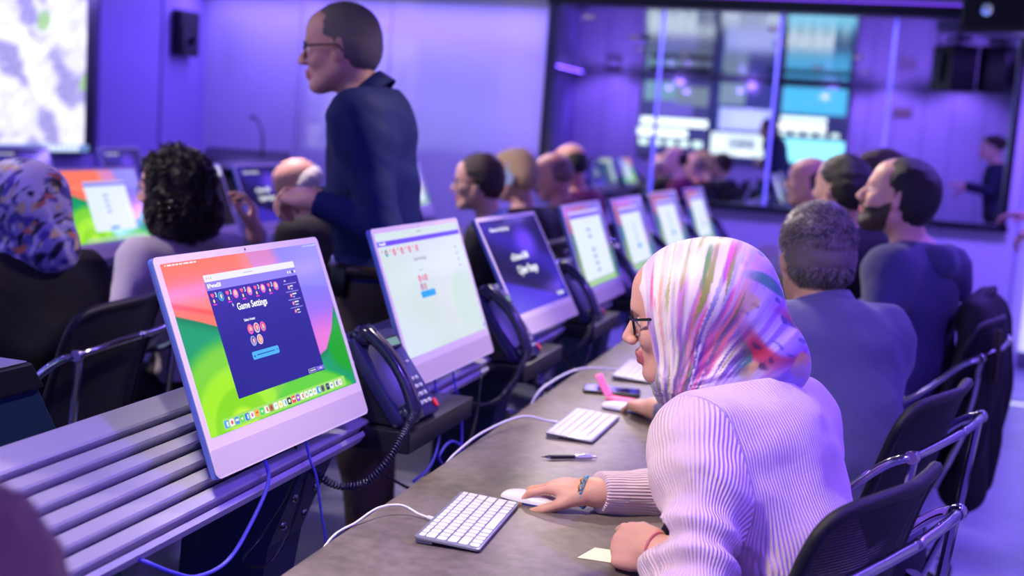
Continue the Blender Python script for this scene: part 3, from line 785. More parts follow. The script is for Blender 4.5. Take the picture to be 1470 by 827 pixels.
# ------------------------------------------------------------------ video wall on the left wall and at the back
M_VID=attr_glow('video_wall_picture',.95,.25)
def video(label,y0,y1,z0,z1,fn,extra=None):
    r=thing('video_wall_display',label,'display',(WX+.0,(y0+y1)/2,z0))
    b=MB(); b.box((.05,0,(z1-z0)/2),(.10,y1-y0,z1-z0),bev=.01); b.build('housing',M_BLK,r)
    L=(y1-y0)/2
    e=.13 if y1>7 else .02
    grid_display('screen',120,70,fn,lambda u,v:(.102,-L+.02+u*(2*L-.02-e),(z1-z0)-.02-v*(z1-z0-.05)),M_VID,r)
    return r,L
r,L=video('large left wall video screen showing a pale aerial map, cropped by the frame',4.6,7.60,1.03,2.44,mapfn(3))
b=MB(); b.box((.104,.02,.045),(.004,2*L-.2,.05)); b.build('task_bar',glow('6A8CC8',.9),r); b=MB(); b.box((.104,-.1,1.37),(.004,2*L-.3,.05)); b.build('header_bar',glow('5C4A9C',.8),r)
b=MB()
for i in range(7): b.lathe([(.018,0),(.022,.0),(.022,.003),(.018,.003)],14,Matrix.Rotation(R(90),3,'Y'),(.106,L-.55+.055*i,.045))
b.build('tray_icons',glow('D8E4FF',1.1),r)
def bluepage(U,V):
    C=np.zeros(U.shape+(3,))+hx('7FA8FF'); return mixc(C,hx('B8D0FF'),sm(.3,.6,V))
video('left wall video screen with a plain light blue page, mirrored in the far wall',1.6,4.58,1.03,2.44,bluepage)
video('third left wall video screen with a white and violet aerial map, nearest the camera',-1.3,1.58,1.03,2.44,mapfn(11))
# back wall
def vback(label,x0,x1,z0,z1,items,bg):
    r=thing('back_display',label,'display',((x0+x1)/2,BY,z0)); W_=x1-x0;H_=z1-z0
    b=MB(); b.box((0,.05,H_/2),(W_,.1,H_),bev=.008); b.build('housing',M_BLK,r)
    b=MB(); b.box((0,.101,H_/2),(W_-.02,.004,H_-.02)); b.build('screen',glow(bg,1.3),r)
    for (u0,v0,u1,v1,c,s_) in items:
        b=MB(); b.box((-W_/2+W_*(u0+u1)/2,.104,H_-H_*(v0+v1)/2),(W_*(u1-u0),.004,H_*(v1-v0)),bev=.0015); b.build('picture_panel',glow(c,s_),r)
    return r
vz0,vz1=1.12,2.46
vback('back video screen with white report panels, mirrored leftmost in the glass',-4.42,-3.16,vz0,vz1,
  [(.05,.05,.5,.3,'7FA8B8',1.0),(.5,.1,.95,.35,'8898A8',.9),(.25,.28,.75,.5,'6A5CC8',1.2),(.03,.52,.97,.62,'F0FFFF',1.8),(.0,.66,.70,.76,'F0FFFF',1.9)]+[(.03+.19*i,.80,.16+.19*i,.88,'D8F4E8',1.7) for i in range(5)],'3A3A78')
vback('back video screen with a pale violet map, mirrored mid glass',-3.14,-2.04,vz0,vz1,
  [(.1,.02,.5,.3,'8FA8C0',.9),(.12,.34,.95,.62,'A9B4FF',1.5),(.3,.38,.8,.58,'D8D4FF',1.6),(.02,.66,.98,.95,'DCEBEE',1.6),(.3,.72,.72,.86,'3A4CA0',1.0),(.42,.88,.66,.94,'FFFFFF',1.9)],'2A3478')
vback('back video screen with a glowing cyan page, mirrored rightmost in the glass',-2.02,-.84,vz0,vz1,
  [(.05,.03,.95,.36,'4FB8E8',1.3),(.05,.40,.7,.46,'E8FFFF',1.8),(.03,.49,.7,.56,'FFFFFF',1.9)]+[(.06+.18*i,.585,.17+.18*i,.64,'D8F4E8',1.6) for i in range(5)]+[(.02,.68,.98,.98,'8CE8FF',1.8)],'2A2C66')
# extra back wall fittings seen only in reflection
b=MB(); b.box((-.0,BY+.03,2.1),(.3,.03,.16),bev=.008); tag(b.build('wall_sign',mat('amber_panel','8A7A66',.5),None),'small amber notice on the back wall, mirrored in the glass','sign')

# ------------------------------------------------------------------ desks
def stone_mat():
    m=mat('dark_stone_laminate','5A5660',.36,spec=.45); nt=m.node_tree; b=nt.nodes['Principled BSDF']
    tc=nt.nodes.new('ShaderNodeTexCoord'); n=nt.nodes.new('ShaderNodeTexNoise'); n.inputs['Scale'].default_value=3.2; n.inputs['Detail'].default_value=9; n.inputs['Roughness'].default_value=.68
    n2=nt.nodes.new('ShaderNodeTexNoise'); n2.inputs['Scale'].default_value=38; n2.inputs['Detail'].default_value=6
    mm=nt.nodes.new('ShaderNodeMath'); mm.operation='MULTIPLY_ADD'; mm.inputs[1].default_value=.35
    rp=nt.nodes.new('ShaderNodeValToRGB'); e=rp.color_ramp.elements; e[0].color=(*lin('423B3B'),1); e[0].position=.45; e[1].color=(*lin('867A76'),1); e[1].position=.88
    nt.links.new(tc.outputs['Object'],n.inputs['Vector']); nt.links.new(tc.outputs['Object'],n2.inputs['Vector']); nt.links.new(n2.outputs['Fac'],mm.inputs[0]); nt.links.new(n.outputs['Fac'],mm.inputs[2])
    nt.links.new(mm.outputs[0],rp.inputs['Fac']); nt.links.new(rp.outputs['Color'],b.inputs['Base Color'])
    bp=nt.nodes.new('ShaderNodeBump'); bp.inputs['Strength'].default_value=.08; bp.inputs['Distance'].default_value=.003; nt.links.new(n2.outputs['Fac'],bp.inputs['Height']); nt.links.new(bp.outputs['Normal'],b.inputs['Normal'])
    return m
M_STONE=stone_mat()
def desk(x0,x1,y0,y1,label):
    r=thing('long_desk',label,'desk',((x0+x1)/2,(y0+y1)/2,0)); L=y1-y0; Wd=x1-x0
    b=MB(); b.box((0,0,.725),(Wd,L,.03),bev=.004); b.build('desktop',M_STONE,r)
    n=int(L//1.65)+1
    for i in range(n):
        y=-L/2+.35+i*(L-.7)/max(1,n-1)
        b=MB(); b.box((Wd*.22,y,.355),(.10,.06,.705),bev=.006); b.box((Wd*.1,y,.02),(Wd*.7,.08,.035),bev=.006); b.box((0,y,.695),(Wd*.8,.06,.03)); b.build('leg',M_NAVY,r)
    b=MB(); b.box((Wd*.1,0,.64),(.02,L-.5,.1)); b.build('modesty_rail',M_DKM,r)
    return r
desk(-.828,-.335,1.22,8.75,'front dark stone-look desktop with keyboards, running to the window wall')
desk(-2.80,-2.34,2.2,8.75,'second row stone-look desktop behind the standing man')
desk(-4.6,-4.1,4.3,8.3,'third row stone-look desktop near the left video wall')

M_SLAT=mat('slat_aluminium','BEBCCE',.4,metal=.1,spec=.5); M_RAILD=mat('rail_dark','23263A',.4,metal=.4)
def console(dx,y0,y1,label):
    r=thing('slatted_console_rail',label,'console',(-1.1+dx,(y0+y1)/2,0)); L=y1-y0
    A=Vector((.10,0,.795)); B=Vector((-.10,0,.925)); d=(B-A); n=Vector((d.z,0,-d.x)).normalized(); dn=d.normalized(); D=d.length
    if n.z<0: n=-n
    def pr(poly,name,m):     # poly of (along, out) pairs
        vs=[];k=len(poly)
        for y in(-L/2,L/2):
            for a,o in poly:
                v=A+dn*a+n*o; vs.append((v.x,y,v.z))
        fs=[tuple(range(k)),tuple(range(2*k-1,k-1,-1))]+[(i,i+k,(i+1)%k+k,(i+1)%k) for i in range(k)]
        b=MB(); b.add(vs,[tuple(reversed(f)) for f in fs]); return b.build(name,m,r)
    pr([(-.01,-.020),(D+.002,-.020),(D+.002,-.014),(-.01,-.014)],'back_plate',M_RAILD)
    p=D/6.35
    for i in range(6):
        a=i*p+.004
        if i==5: q=[(a,-.014),(a,.004),(a+.004,.007),(D-.004,.007),(D,.003),(D,-.014)]
        else: q=[(a,-.014),(a,.006),(a+.003,.010),(a+p*.62,.003),(a+p*.66,-.001),(a+p*.80,-.004),(a+p*.80,-.014)]
        pr(q,'slat',M_SLAT)
    pr([(-.012,-.026),(-.012,-.006),(-.003,-.002),(-.003,-.026)],'front_edge',M_SLAT)
    ns=max(2,int(L//1.5)+1)
    for i in range(ns):
        y=-L/2+.55+i*1.42
        if y>L/2: break
        b=MB()
        # slanting side plate on each foot
        pl=[(-.10,.88),(.085,.765),(.02,.60),(-.06,.06),(-.20,.06),(-.17,.60)]
        vs=[];k=len(pl)
        for yy in(y-.07,y+.07):
            for x_,z_ in pl: vs.append((x_,yy,z_))
        b.add(vs,[tuple(range(k)),tuple(range(2*k-1,k-1,-1))]+[(j,(j+1)%k,(j+1)%k+k,j+k) for j in range(k)])
        b.box((-.10,y,.03),(.62,.10,.06),bev=.01); s_=b.build('support_leg',M_NAVY,r,smooth=False)
        for zz,xx in((.70,.058),(.64,.035)):
            for yy in(-.045,.045): b=MB(); b.lathe([(.010,0),(.010,.005),(.006,.007),(.001,.007)],10,Matrix.Rotation(R(68),3,'Y'),(xx+.0,y+yy,zz)); b.build('bolt',M_CHR,s_)
    return r
console(0,.15,7.6,'long blue-grey slatted rail carrying the front row of monitors')
console(-1.98,2.3,7.7,'second slatted rail behind the standing man carrying the second row of monitors')
console(-3.62,4.4,7.4,'far slatted rail below the left video wall')

# ------------------------------------------------------------------ monitors
M_BODY=mat('monitor_back_blue','6F86D8',.32,metal=.55); M_BEZ=mat('monitor_bezel','E9DEDF',.35); M_CHIN=mat('monitor_chin','D0C4C4',.4)
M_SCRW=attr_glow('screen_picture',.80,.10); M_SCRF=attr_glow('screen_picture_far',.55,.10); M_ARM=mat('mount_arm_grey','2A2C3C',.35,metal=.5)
WHT=lambda s=.85: glow('F4F6FA',s)
def flat(name,x0,x1,y0,y1,m,par,z=.0012,r=.0):
    b=MB()
    w,h=abs(x1-x0),abs(y1-y0)
    if r: b.prism(rrect(w,h,min(r,w*.49,h*.49),4),-.0002,.0002,None,((x0+x1)/2,(y0+y1)/2,z))
    else: b.box(((x0+x1)/2,(y0+y1)/2,z),(w,h,.0004))
    return b.build(name,m,par,False)
def disc(b,x,y,rx,ry,z,n=14):
    b.add([(x+rx*math.cos(2*math.pi*k/n),y+ry*math.sin(2*math.pi*k/n),z) for k in range(n)],[tuple(range(n))])
def heart(b,x,y,s,z):
    pts=[]
    for k in range(18):
        t=2*math.pi*k/18; pts.append((x+s*16*math.sin(t)**3/17,y+s*(13*math.cos(t)-5*math.cos(2*t)-2*math.cos(3*t)-math.cos(4*t))/17,z))
    b.add(pts[::-1],[tuple(range(18))])
def avatar(par,x,y,r,z,ring,hairc,shirtc='4FB8C8'):
    b=MB(); b.cur=0; disc(b,x,y,r,r,z); b.cur=1; disc(b,x,y,r*.86,r*.86,z+.0002); b.cur=2; disc(b,x,y+.12*r,r*.58,r*.62,z+.0004)
    b.cur=3; disc(b,x,y+.05*r,r*.34,r*.42,z+.0006); b.cur=4; b.add([(x-r*.5,y-r*.62,z+.0005),(x+r*.5,y-r*.62,z+.0005),(x+r*.3,y-r*.3,z+.0005),(x-r*.3,y-r*.3,z+.0005)],[(0,1,2,3)])
    return b.build('avatar_icon',[glow('FFFFFF',.75) if ring=='w' else glow(ring,.8),glow('F06AC0' if ring!='3FC8D8' else '2A6AA8',.8),glow(hairc,.8),glow('F6C8A8',.85),glow(shirtc,.8)],par,False)
DOCK=['4AA0FF','F0F0F4','4F8CE8','58D858','2F7CF0','F2F2F6','F8B040','3ED860','F4F4F8','B87858','F6F6F8','F8F0D0','E8F0FF','0E1420','FF3850','9A48E8','F8F8FA','F4F4F6','F0F4F4','EFEFF2','2E90FF','6A6A74','1E2A60','F0F0F8','E8E8F0','F0E8F0']
DOCK2=['FFFFFF','E8604A','FFFFFF','F0FFF0','DDE8FF','E870B0','E84A4A','F4FFF4','E84040','8A5030','D0D0D8','FFD040','40A0E0','F0F0F4','FFFFFF','FFFFFF','FF4040','B0B0B8','50C090','D0A0A0','FFFFFF','404048','8080A0','4060D0','30308A','C8C8D0']
def monitor(label,c,yaw,tilt,page,group='monitors on the slatted rails',detail=2,railx=None):
    t,ti=R(yaw),R(tilt)
    Wd=Vector((math.sin(t),math.cos(t),0));Nn=Vector((math.cos(t),-math.sin(t),0));Uu=Vector((0,0,1))*math.cos(ti)-Nn*math.sin(ti);Z=Wd.cross(Uu)
    M=Matrix(((Wd.x,Uu.x,Z.x,c[0]),(Wd.y,Uu.y,Z.y,c[1]),(Wd.z,Uu.z,Z.z,c[2]),(0,0,0,1)))
    r=thing('monitor',label,'monitor',group=group,M=M)
    yb,yt=-.2127,.1589; cy=(yb+yt)/2
    b=MB(); b.cur=0; b.rprism(.547,yt-yb,.011,-.0125,-.001,None,(0,cy,0),6,.0012); b.build('body',M_BODY,r)
    b=MB(); b.rprism(.5465,yt-yb-.0005,.0108,-.001,.0006,None,(0,cy,0),6); b.build('bezel',M_BEZ,r)
    flat('chin',-.2725,.2725,yb+.004,-.165,M_CHIN,r,.0007,.004)
    b=MB(); disc(b,0,.1525,.0022,.0022,.0011); b.build('webcam',M_BLK,r)
    # mounting arm
    b=MB(); b.box((0,-.03,-.022),(.12,.12,.018),bev=.005); b.box((0,-.05,-.045),(.05,.05,.04),bev=.008); b.build('mount_plate',M_ARM,r)
    b=MB(); q=M.inverted(); w0=Vector(c)-Z*.05-Uu*.05; rail=Vector((c[0]-.07,c[1],.895 if railx is None else .895)); 
    b.tube([q@w0,q@(w0+Vector((-.05,0,-.02))),q@(rail+Vector((0,0,.02))),q@(rail+Vector((0,0,-.03)))],.018,10); b.build('mount_arm',M_ARM,r)
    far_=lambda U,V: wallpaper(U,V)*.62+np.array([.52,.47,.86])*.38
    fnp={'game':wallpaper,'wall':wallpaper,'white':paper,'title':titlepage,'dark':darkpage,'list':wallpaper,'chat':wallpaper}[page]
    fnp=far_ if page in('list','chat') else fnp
    nu,nv=(220,124) if detail>1 else (70,40)
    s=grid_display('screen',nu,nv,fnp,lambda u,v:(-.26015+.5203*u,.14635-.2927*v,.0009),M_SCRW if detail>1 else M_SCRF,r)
    T=lambda body,sz,x,y,m,al='CENTER',bold=.0,sx=1.: text('screen_text',body,sz,(x,y,.0022),m,s,al,bold,sx)
    if page=='game':
        flat('browser_window',-.154,.152,-.1005,.117,glow('2424A0',.62),s,.0013)
        flat('title_bar',-.154,.152,.1048,.117,glow('E2E2EE',.9),s,.0016); flat('page_header',-.154,.152,.0895,.1048,glow('8A80FA',.85),s,.0016)
        b=MB()
        for i,cc in enumerate(('FF5F57','FEBC2E','28C840')): b.cur=i; disc(b,-.1465+.0065*i,.1108,.0016,.0016,.0020)
        b.build('window_buttons',[glow('FF7F77',.8),glow('FEBC2E',.8),glow('58C840',.8)],s,False)
        flat('logo_mark',-.1495,-.1462,.0935,.1010,WHT(.9),s,.002); T('Pwned20',.0095,-.1445,.0972,WHT(),'LEFT',.0004); flat('address_text',-.03,.0,.1103,.1112,glow('9A9AB8',.7),s,.002)
        for i in range(4): flat('header_icon',.118+.0088*i,.1225+.0088*i,.0945,.0998,[WHT(.7),WHT(.7),glow('18181C',1),WHT(.8)][i],s,.002,.002)
        for i in range(5):
            x=-.1436+.0460*i
            b=MB(); b.cur=0; heart(b,x,.0805,.0052,.002); b.cur=1; disc(b,x+.0005,.0705,.0026,.0034,.002); b.cur=2; b.box((x+.001,.0645,.002),(.0105,.0022,.0003)); b.build('lives_icon',[glow('FF5A66',.9),glow('F8D870',.85),glow('F030C8',.85)],s,False)
            T('3',.0115,x+.0105,.0805,glow('C8F0F4',.85),'CENTER',.0003); T('1',.007,x+.010,.0705,glow('8090E0',.7))
            avatar(s,x+.0245,.0765,.0085,.002,'3FC8D8' if i==0 else 'F050B8',['18A0B0','F4C890','F4C890','F8D8A0','F8D080'][i])
        T('Game Settings',.0172,-.0305,.0525,WHT(.9),'CENTER',.0004); T('Select Avatar',.0068,-.053,.0272,WHT(.8),'CENTER',.0002)
        for i,(x,y) in enumerate([(-.0595,.0095),(-.0385,.0095),(-.0178,.0092),(-.0605,-.0118),(-.0385,-.0118)]):
            avatar(s,x,y,.0093,.002,['F050B8','w','F050B8','4FC8FF','w'][i],['E88858','E8604A','D84A4A','1850A0','D8B878'][i],['A84ACB','4FB8C8','4AB8A8','4FB8E8','E8C848'][i])
        flat('start_button',-.0767,.0128,-.0445,-.0305,glow('4AB0F4',.85),s,.0018,.003); flat('button_text',-.063,-.002,-.0384,-.0366,glow('0A5AA8',.8),s,.0022,.0008); b=MB(); disc(b,-.0705,-.0385,.0022,.0022,.0022); disc(b,.0065,-.037,.0016,.0016,.0022); b.build('button_icon',glow('0A5AA8',.8),s,False)
        flat('sidebar_text',.0985,.1035,.0805,.0835,WHT(.6),s,.0018); 
        for i in range(4):
            yy=.0757-.0155*i; flat('list_rule',.094,.140,yy-.0006,yy+.0004,glow('B8B8F0',.8),s,.0018)
            if i<4: avatar(s,.1085,yy-.0075,.0038,.002,'F050B8' if i else 'C8C8E8','D8A888'); flat('sidebar_text',.1145,.1145+[.010,.015,.0155,.010][i],yy-.0065,yy-.0040,WHT(.75),s,.0018,.001); flat('sidebar_text',.1152,.1152+[.006,.006,.012,.011][i],yy-.0118,yy-.0098,WHT(.55),s,.0018,.001)
        flat('next_button',.1245,.1505,-.0985,-.0905,glow('7A68F0',.9),s,.0018); flat('cancel_button',.0925,.1225,-.0985,-.0905,glow('D8D8F0',.8),s,.0017); flat('cancel_face',.0933,.1217,-.0978,-.0912,glow('20208C',.7),s,.0020); flat('button_text',.0965,.1185,-.0957,-.0934,WHT(.6),s,.0022,.001); flat('button_text',.134,.142,-.0957,-.0936,WHT(.8),s,.0022,.001)
        b=MB(); b.add([(-.0935,.0625,.0026),(-.0935,.0552,.0026),(-.0917,.0567,.0026),(-.0902,.0545,.0026),(-.0893,.0550,.0026),(-.0905,.0573,.0026),(-.0883,.0573,.0026)],[tuple(range(7))[::-1]]); b.build('cursor',glow('C8C8D8',.8),s,False)
    if page in('game',):
        for i,(x,wd) in enumerate([(-.250,.003),(-.243,.011),(-.229,.007),(-.219,.007),(-.209,.008),(-.197,.014),(-.180,.010),(-.167,.006)]): flat('menu_bar_item',x,x+wd,.1412,.1438,WHT(.75),s,.0014,.0008)
        for i in range(5): flat('menu_bar_item',.205+.008*i,.2085+.008*i,.1412,.1438,WHT(.6),s,.0014,.0008)
        flat('menu_bar_item',.244,.256,.1412,.1438,WHT(.6),s,.0014,.0008)
        flat('dock',-.219,.217,-.1435,-.1235,glow('A8E860',.75),s,.0013,.005)
        for i in range(26):
            x=-.209+.01585*i+(.004 if i>21 else 0)+(.004 if i>23 else 0)
            b=MB(); b.cur=0; b.prism(rrect(.0125,.0125,.003,3),-.0001,.0001,None,(x,-.1335,.0016)); b.cur=1
            k=i%4
            if k==0: b.box((x+.002,-.1335,.0018),(.004,.008,.0002))
            elif k==1: disc(b,x,-.1335,.0036,.0036,.0018)
            elif k==2: b.box((x,-.1325,.0018),(.008,.0035,.0002)); 
            else: heart(b,x,-.1335,.0034,.0018)
            b.build('dock_icon',[glow(DOCK[i],.85),glow(DOCK2[i],.85)],s,False)
    if page=='white':
        flat('toolbar',-.2601,.2601,.1325,.1463,glow('CFE0DC',.85),s,.0013); flat('page_header',-.2601,.2601,.1148,.1265,glow('6A48F0',.85),s,.0014)
        T('Pwned20',.0095,-.252,.1205,WHT(),'LEFT',.0004); T('Game Settings',.0135,-.045,.0725,glow('5A6488',.7)); T('Select Avatar',.006,-.058,.0445,glow('7A86A0',.7))
        for i in range(5):
            x=-.2257+.045*i; avatar(s,x,.0985,.0088,.002,'3FC8D8' if i==0 else 'E85AA8',['C86050','D87060','7A4A40','D85A7A','A88888'][i]); b=MB(); heart(b,x-.021,.104,.0038,.002); b.build('lives_icon',glow('E85868',.8),s,False)
        for i,(x,y) in enumerate([(-.0790,.0245),(-.0590,.024),(-.0400,.0245),(-.0790,.004),(-.059,.0035)]): avatar(s,x,y,.0088,.002,['E85AA8','D0E0E0','E85AA8','3A60B8','98A8A8'][i],['D86070','98A888','D87080','2A4890','88A070'][i])
        flat('start_button',-.0952,-.0062,-.0225,-.0065,glow('22A0F0',.85),s,.0018,.002)
        for i in range(4): flat('sidebar_text',.200,.208,.080-.016*i,.085-.016*i,glow('9AA0C0',.6),s,.0018,.002)
        flat('chat_button',.249,.256,-.139,-.131,glow('2A48E0',.9),s,.002,.002); flat('toolbar_text',-.02,.01,.137,.139,glow('98A8A8',.7),s,.0018)
        b=MB(); disc(b,.165,-.055,.075,.075,.0014,32); b.build('page_watermark',glow('CFE2DC',.82),s,False)
    if page=='title':
        T('uOttawa-IBM',.030,-.042,.021,WHT(.85),'CENTER',.0009,.95); T('Cyber Range',.036,-.018,-.022,WHT(.88),'CENTER',.0011,.95)
        T('Welcome to the Cyber Range',.0165,-.118,.115,WHT(.7),'CENTER',.0008,.80); T('Continue',.018,.185,-.124,WHT(.75),'CENTER',.0008)
    if page in('list','chat','wall'):
        x0,x1,y0,y1=dict(list=(-.215,.20,-.125,.128),chat=(-.19,.16,-.12,.115),wall=(-.135,.155,-.105,.10))[page]
        flat('browser_window',x0,x1,y0,y1,glow('DCE8F0',.85),s,.0013,.004); flat('title_bar',x0,x1,y1-.014,y1,glow('C4BCE8',.8),s,.0016); 
        if page!='wall': flat('page_header',x0,x1,y1-.026,y1-.012,glow('6A4CE8',.8),s,.0017)
        if page=='wall': flat('page_header',x0,x1,y1-.020,y1-.010,glow('6A5CE0',.8),s,.0017)
        if page=='list':
            T('Score',.010,0,.085,glow('6070B0',.6))
            for i in range(7):
                if i==2: continue
                flat('page_row',-.03,.005,.055-.025*i-.005,.055-.025*i+.005,glow('6A70B8',.6),s,.0018,.002)
        else:
            for i in range(4): flat('page_row',-.02,.01,.04-.022*i-.004,.04-.022*i+.004,glow('8A98B8',.6),s,.0018,.002)
            flat('start_button',-.03,.03,-.062 if page=='chat' else -.100,-.045 if page=='chat' else -.088,glow('2A90F0',.85),s,.0018,.002)
        flat('dock',-.215,.215,-.1435,-.130,glow('B8E8A0',.7),s,.0014,.005)
    if page=='dark':
        flat('browser_window',-.2,-.03,-.12,.12,glow('C8D4C8',.8),s,.0013); flat('title_bar',-.26,.26,.1,.146,glow('D0D4BC',.8),s,.0014)
    return r,M,s
monitor('nearest monitor, with a dark Game Settings window over a green desktop',(-1.0504,1.9603,1.0446),1.89,21.6,'game')
monitor('second monitor of the front row, its pale page under a violet bar',(-1.0468,2.7863,1.0409),.69,20.7,'white')
monitor('third monitor of the front row, dark violet page reading Cyber Range',(-1.0555,3.602,1.029),1.9,29.0,'title')
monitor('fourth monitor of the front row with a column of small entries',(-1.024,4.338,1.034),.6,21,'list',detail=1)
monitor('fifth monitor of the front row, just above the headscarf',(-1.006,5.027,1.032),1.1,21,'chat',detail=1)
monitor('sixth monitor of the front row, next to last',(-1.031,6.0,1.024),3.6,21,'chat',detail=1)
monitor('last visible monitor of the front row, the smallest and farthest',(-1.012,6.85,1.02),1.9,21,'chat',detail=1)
monitor('second row monitor with a green desktop, left of the curly hair',(-3.0,4.218,1.015),-2.6,21,'wall')
monitor('second row monitor with a half dark screen, just right of the curly hair',(-3.05,4.98,1.015),-2,21,'dark',detail=1)
monitor('second row monitor in front of the white haired man',(-3.05,5.62,1.012),-2,21,'title',detail=1)
monitor('second row monitor right of the standing man, nearer of two',(-3.04,7.05,1.012),-8,21,'white',detail=1)
monitor('second row monitor right of the standing man, farther of two',(-3.04,7.62,1.012),-8,21,'chat',detail=1)
monitor('third row monitor at the left edge, below the map screen',(-4.72,5.84,.985),0,21,'title',detail=1)
monitor('small third row monitor between the map screen and curly hair',(-4.50,6.50,1.0),-9,21,'title',detail=1)

# ------------------------------------------------------------------ phone shelves and phones
M_SHELF=mat('shelf_black','1A1A24',.28,spec=.6)
def shelf(loc,label):
    r=thing('phone_shelf',label,'shelf',loc)
    b=MB(); b.box((0,0,0),(.24,.40,.006),bev=.002); b.build('tray',M_SHELF,r)
    b=MB(); b.box((.1165,0,-.022),(.006,.39,.04)); b.box((0,-.197,-.022),(.235,.006,.04)); b.box((0,.197,-.022),(.235,.006,.04)); b.build('lip',M_SHELF,r)
    b=MB(); b.box((-.13,0,-.012),(.05,.10,.05),bev=.004); b.build('clamp',M_DKM,r)
    return r
M_PH=mat('phone_body','1B1E50',.32,spec=.6); M_PH2=mat('phone_handset','15163A',.2,spec=.7); M_KEY=mat('phone_key','AEB0C0',.4); M_DISP=glow('8FB8B0',.55)
def phone(loc,label,rz=0,cord=True):
    """desk phone on a steep stand; faces +x. local frame origin at the front bottom edge of the base"""
    r=thing('desk_phone',label,'telephone',loc,rz); a=R(52)
    Wd=Vector((0,1,0));Uu=Vector((-math.cos(a),0,math.sin(a)));Z=Wd.cross(Uu)
    Q=Matrix(((Wd.x,Uu.x,Z.x),(Wd.y,Uu.y,Z.y),(Wd.z,Uu.z,Z.z)))
    L=lambda x,y,z:Q@Vector((x,y,z))
    b=MB(); b.rprism(.185,.215,.014,-.016,.012,Q,L(0,.108,0),4,.006); base=b.build('base',M_PH,r)
    b=MB(); vs=[Vector(v) for v in[(0,-.08,0),(0,.08,0),(-.125,.08,0),(-.125,-.08,0)]]; top=[L(-.08,.02,-.012),L(.08,.02,-.012),L(.07,.185,-.014),L(-.07,.185,-.014)]
    b.add(vs+top,[(3,2,1,0),(4,5,6,7),(0,1,5,4),(1,2,6,5),(2,3,7,6),(3,0,4,7)]); b.build('stand',M_PLASTIC,r)
    b=MB(); b.rprism(.072,.030,.004,.012,.022,Q,L(.035,.178,0),3,.002); dm=b.build('display_housing',M_PLASTIC,r); b=MB(); b.rprism(.056,.018,.002,.022,.0232,Q,L(.035,.178,0),2); b.build('display',M_DISP,dm)
    for ry in range(4):
        for cx in range(3):
            b=MB(); b.rprism(.012,.0095,.003,.012,.0175,Q,L(.018+.021*cx,.030+.019*ry,0),3,.0012); b.build('key',M_KEY,r)
    for i in range(3):
        b=MB(); b.rprism(.011,.006,.002,.012,.016,Q,L(.012+.026*i,.128,0),2,.001); b.build('soft_key',M_KEY,r)
    b=MB(); b.rprism(.012,.020,.003,.012,.0165,Q,L(.080,.020,0),2,.001); b.build('red_badge',mat('red_badge','D8302C',.4),r)
    # handset lies on the left side
    b=MB(); pts=[];rad=[]
    for i in range(15):
        t=i/14; y=-.002+.228*t; z=.026+.026*math.sin(math.pi*t)**.8; pts.append(L(-.062,y,z)); rad.append(.0160+.0075*abs(2*t-1)**2.5)
    vs=[];n=14
    for p,rr in zip(pts,rad):
        for k in range(n):
            an=2*math.pi*k/n; c_,s_=math.cos(an),math.sin(an)
            vs.append(p+Wd*(abs(c_)**.7*math.copysign(1,c_))*rr*.98+Z*(abs(s_)**.8*math.copysign(1,s_))*rr*.72)
    fs=[(i*n+k,i*n+(k+1)%n,(i+1)*n+(k+1)%n,(i+1)*n+k) for i in range(14) for k in range(n)]+[tuple(range(n-1,-1,-1)),tuple(14*n+k for k in range(n))]
    b.add(vs,fs)
    for t,y in((0,.018),(1,.208)): b.lathe([(.024,-.026),(.024,0),(.02,.004)],16,Q,L(-.060,y,.026))
    b.build('handset',M_PH2,r,True)
    b=MB(); b.tube([L(-.060,y,.026+.026*math.sin(math.pi*((y+.002)/.228))**.8+.0165*.72+.0005) for y in[.03+.012*i for i in range(15)]],.0042,6); b.build('handset_strip',mat('handset_strip','6A6276',.25,metal=.5),r)
    return r
def coil(p0,label,root,off,rad=.0065,turns=60,wire=.0022):
    pts=smooth_path(p0,16); ds=[0]
    for a,b_ in zip(pts,pts[1:]): ds.append(ds[-1]+(b_-a).length)
    out=[]; N_=turns*9; tot=ds[-1]; up=Vector((1,0,0))
    for i in range(N_+1):
        s=tot*i/N_; j=min(len(ds)-2,max(0,int(np.searchsorted(ds,s))-1)); u=(s-ds[j])/max(1e-9,ds[j+1]-ds[j]); p=pts[j].lerp(pts[j+1],u); t=(pts[j+1]-pts[j]).normalized()
        a=t.cross(up).normalized(); b_=a.cross(t); an=2*math.pi*turns*i/N_
        out.append(p+(a*math.cos(an)+b_*math.sin(an))*rad-off)
    b=MB(); b.tube(out,wire,5); return b.build('coiled_cord',mat('cord_navy','15163C',.3,spec=.6),root,True)
ph0=None
PH=[(2.375,'nearest dark desk phone with coiled cord, between the first and second monitors'),(3.19,'dark desk phone between the second and third monitors of the front row'),(3.99,'dark desk phone between the third and fourth monitors of the front row'),(4.70,'dark desk phone between the fourth and fifth monitors of the front row'),(5.53,'dark desk phone between the fifth and sixth monitors of the front row'),(6.42,'dark desk phone between the sixth and seventh monitors of the front row'),(7.32,'dark desk phone beyond the last monitor of the front row')]
sh0=shelf((-1.015,2.49,.797),'nearest black phone tray, under the phone beside the first monitor')
SHL=['black phone tray below the second monitor of the front row','black phone tray below the third monitor of the front row','black phone tray below the fourth monitor of the front row','black phone tray below the fifth monitor of the front row','black phone tray below the sixth monitor of the front row','black phone tray beyond the last monitor of the front row']
sh0['group']='phone trays along the front rail'
for i,(y,l_) in enumerate(PH[1:]): dup(sh0,(-1.015,y+.115,.797),0,SHL[i])
ph0=phone((-.915,2.395,.804),PH[0][1],R(-4)); ph0['group']='desk phones along the front rail'
off=Vector((-.915,2.395,.804))
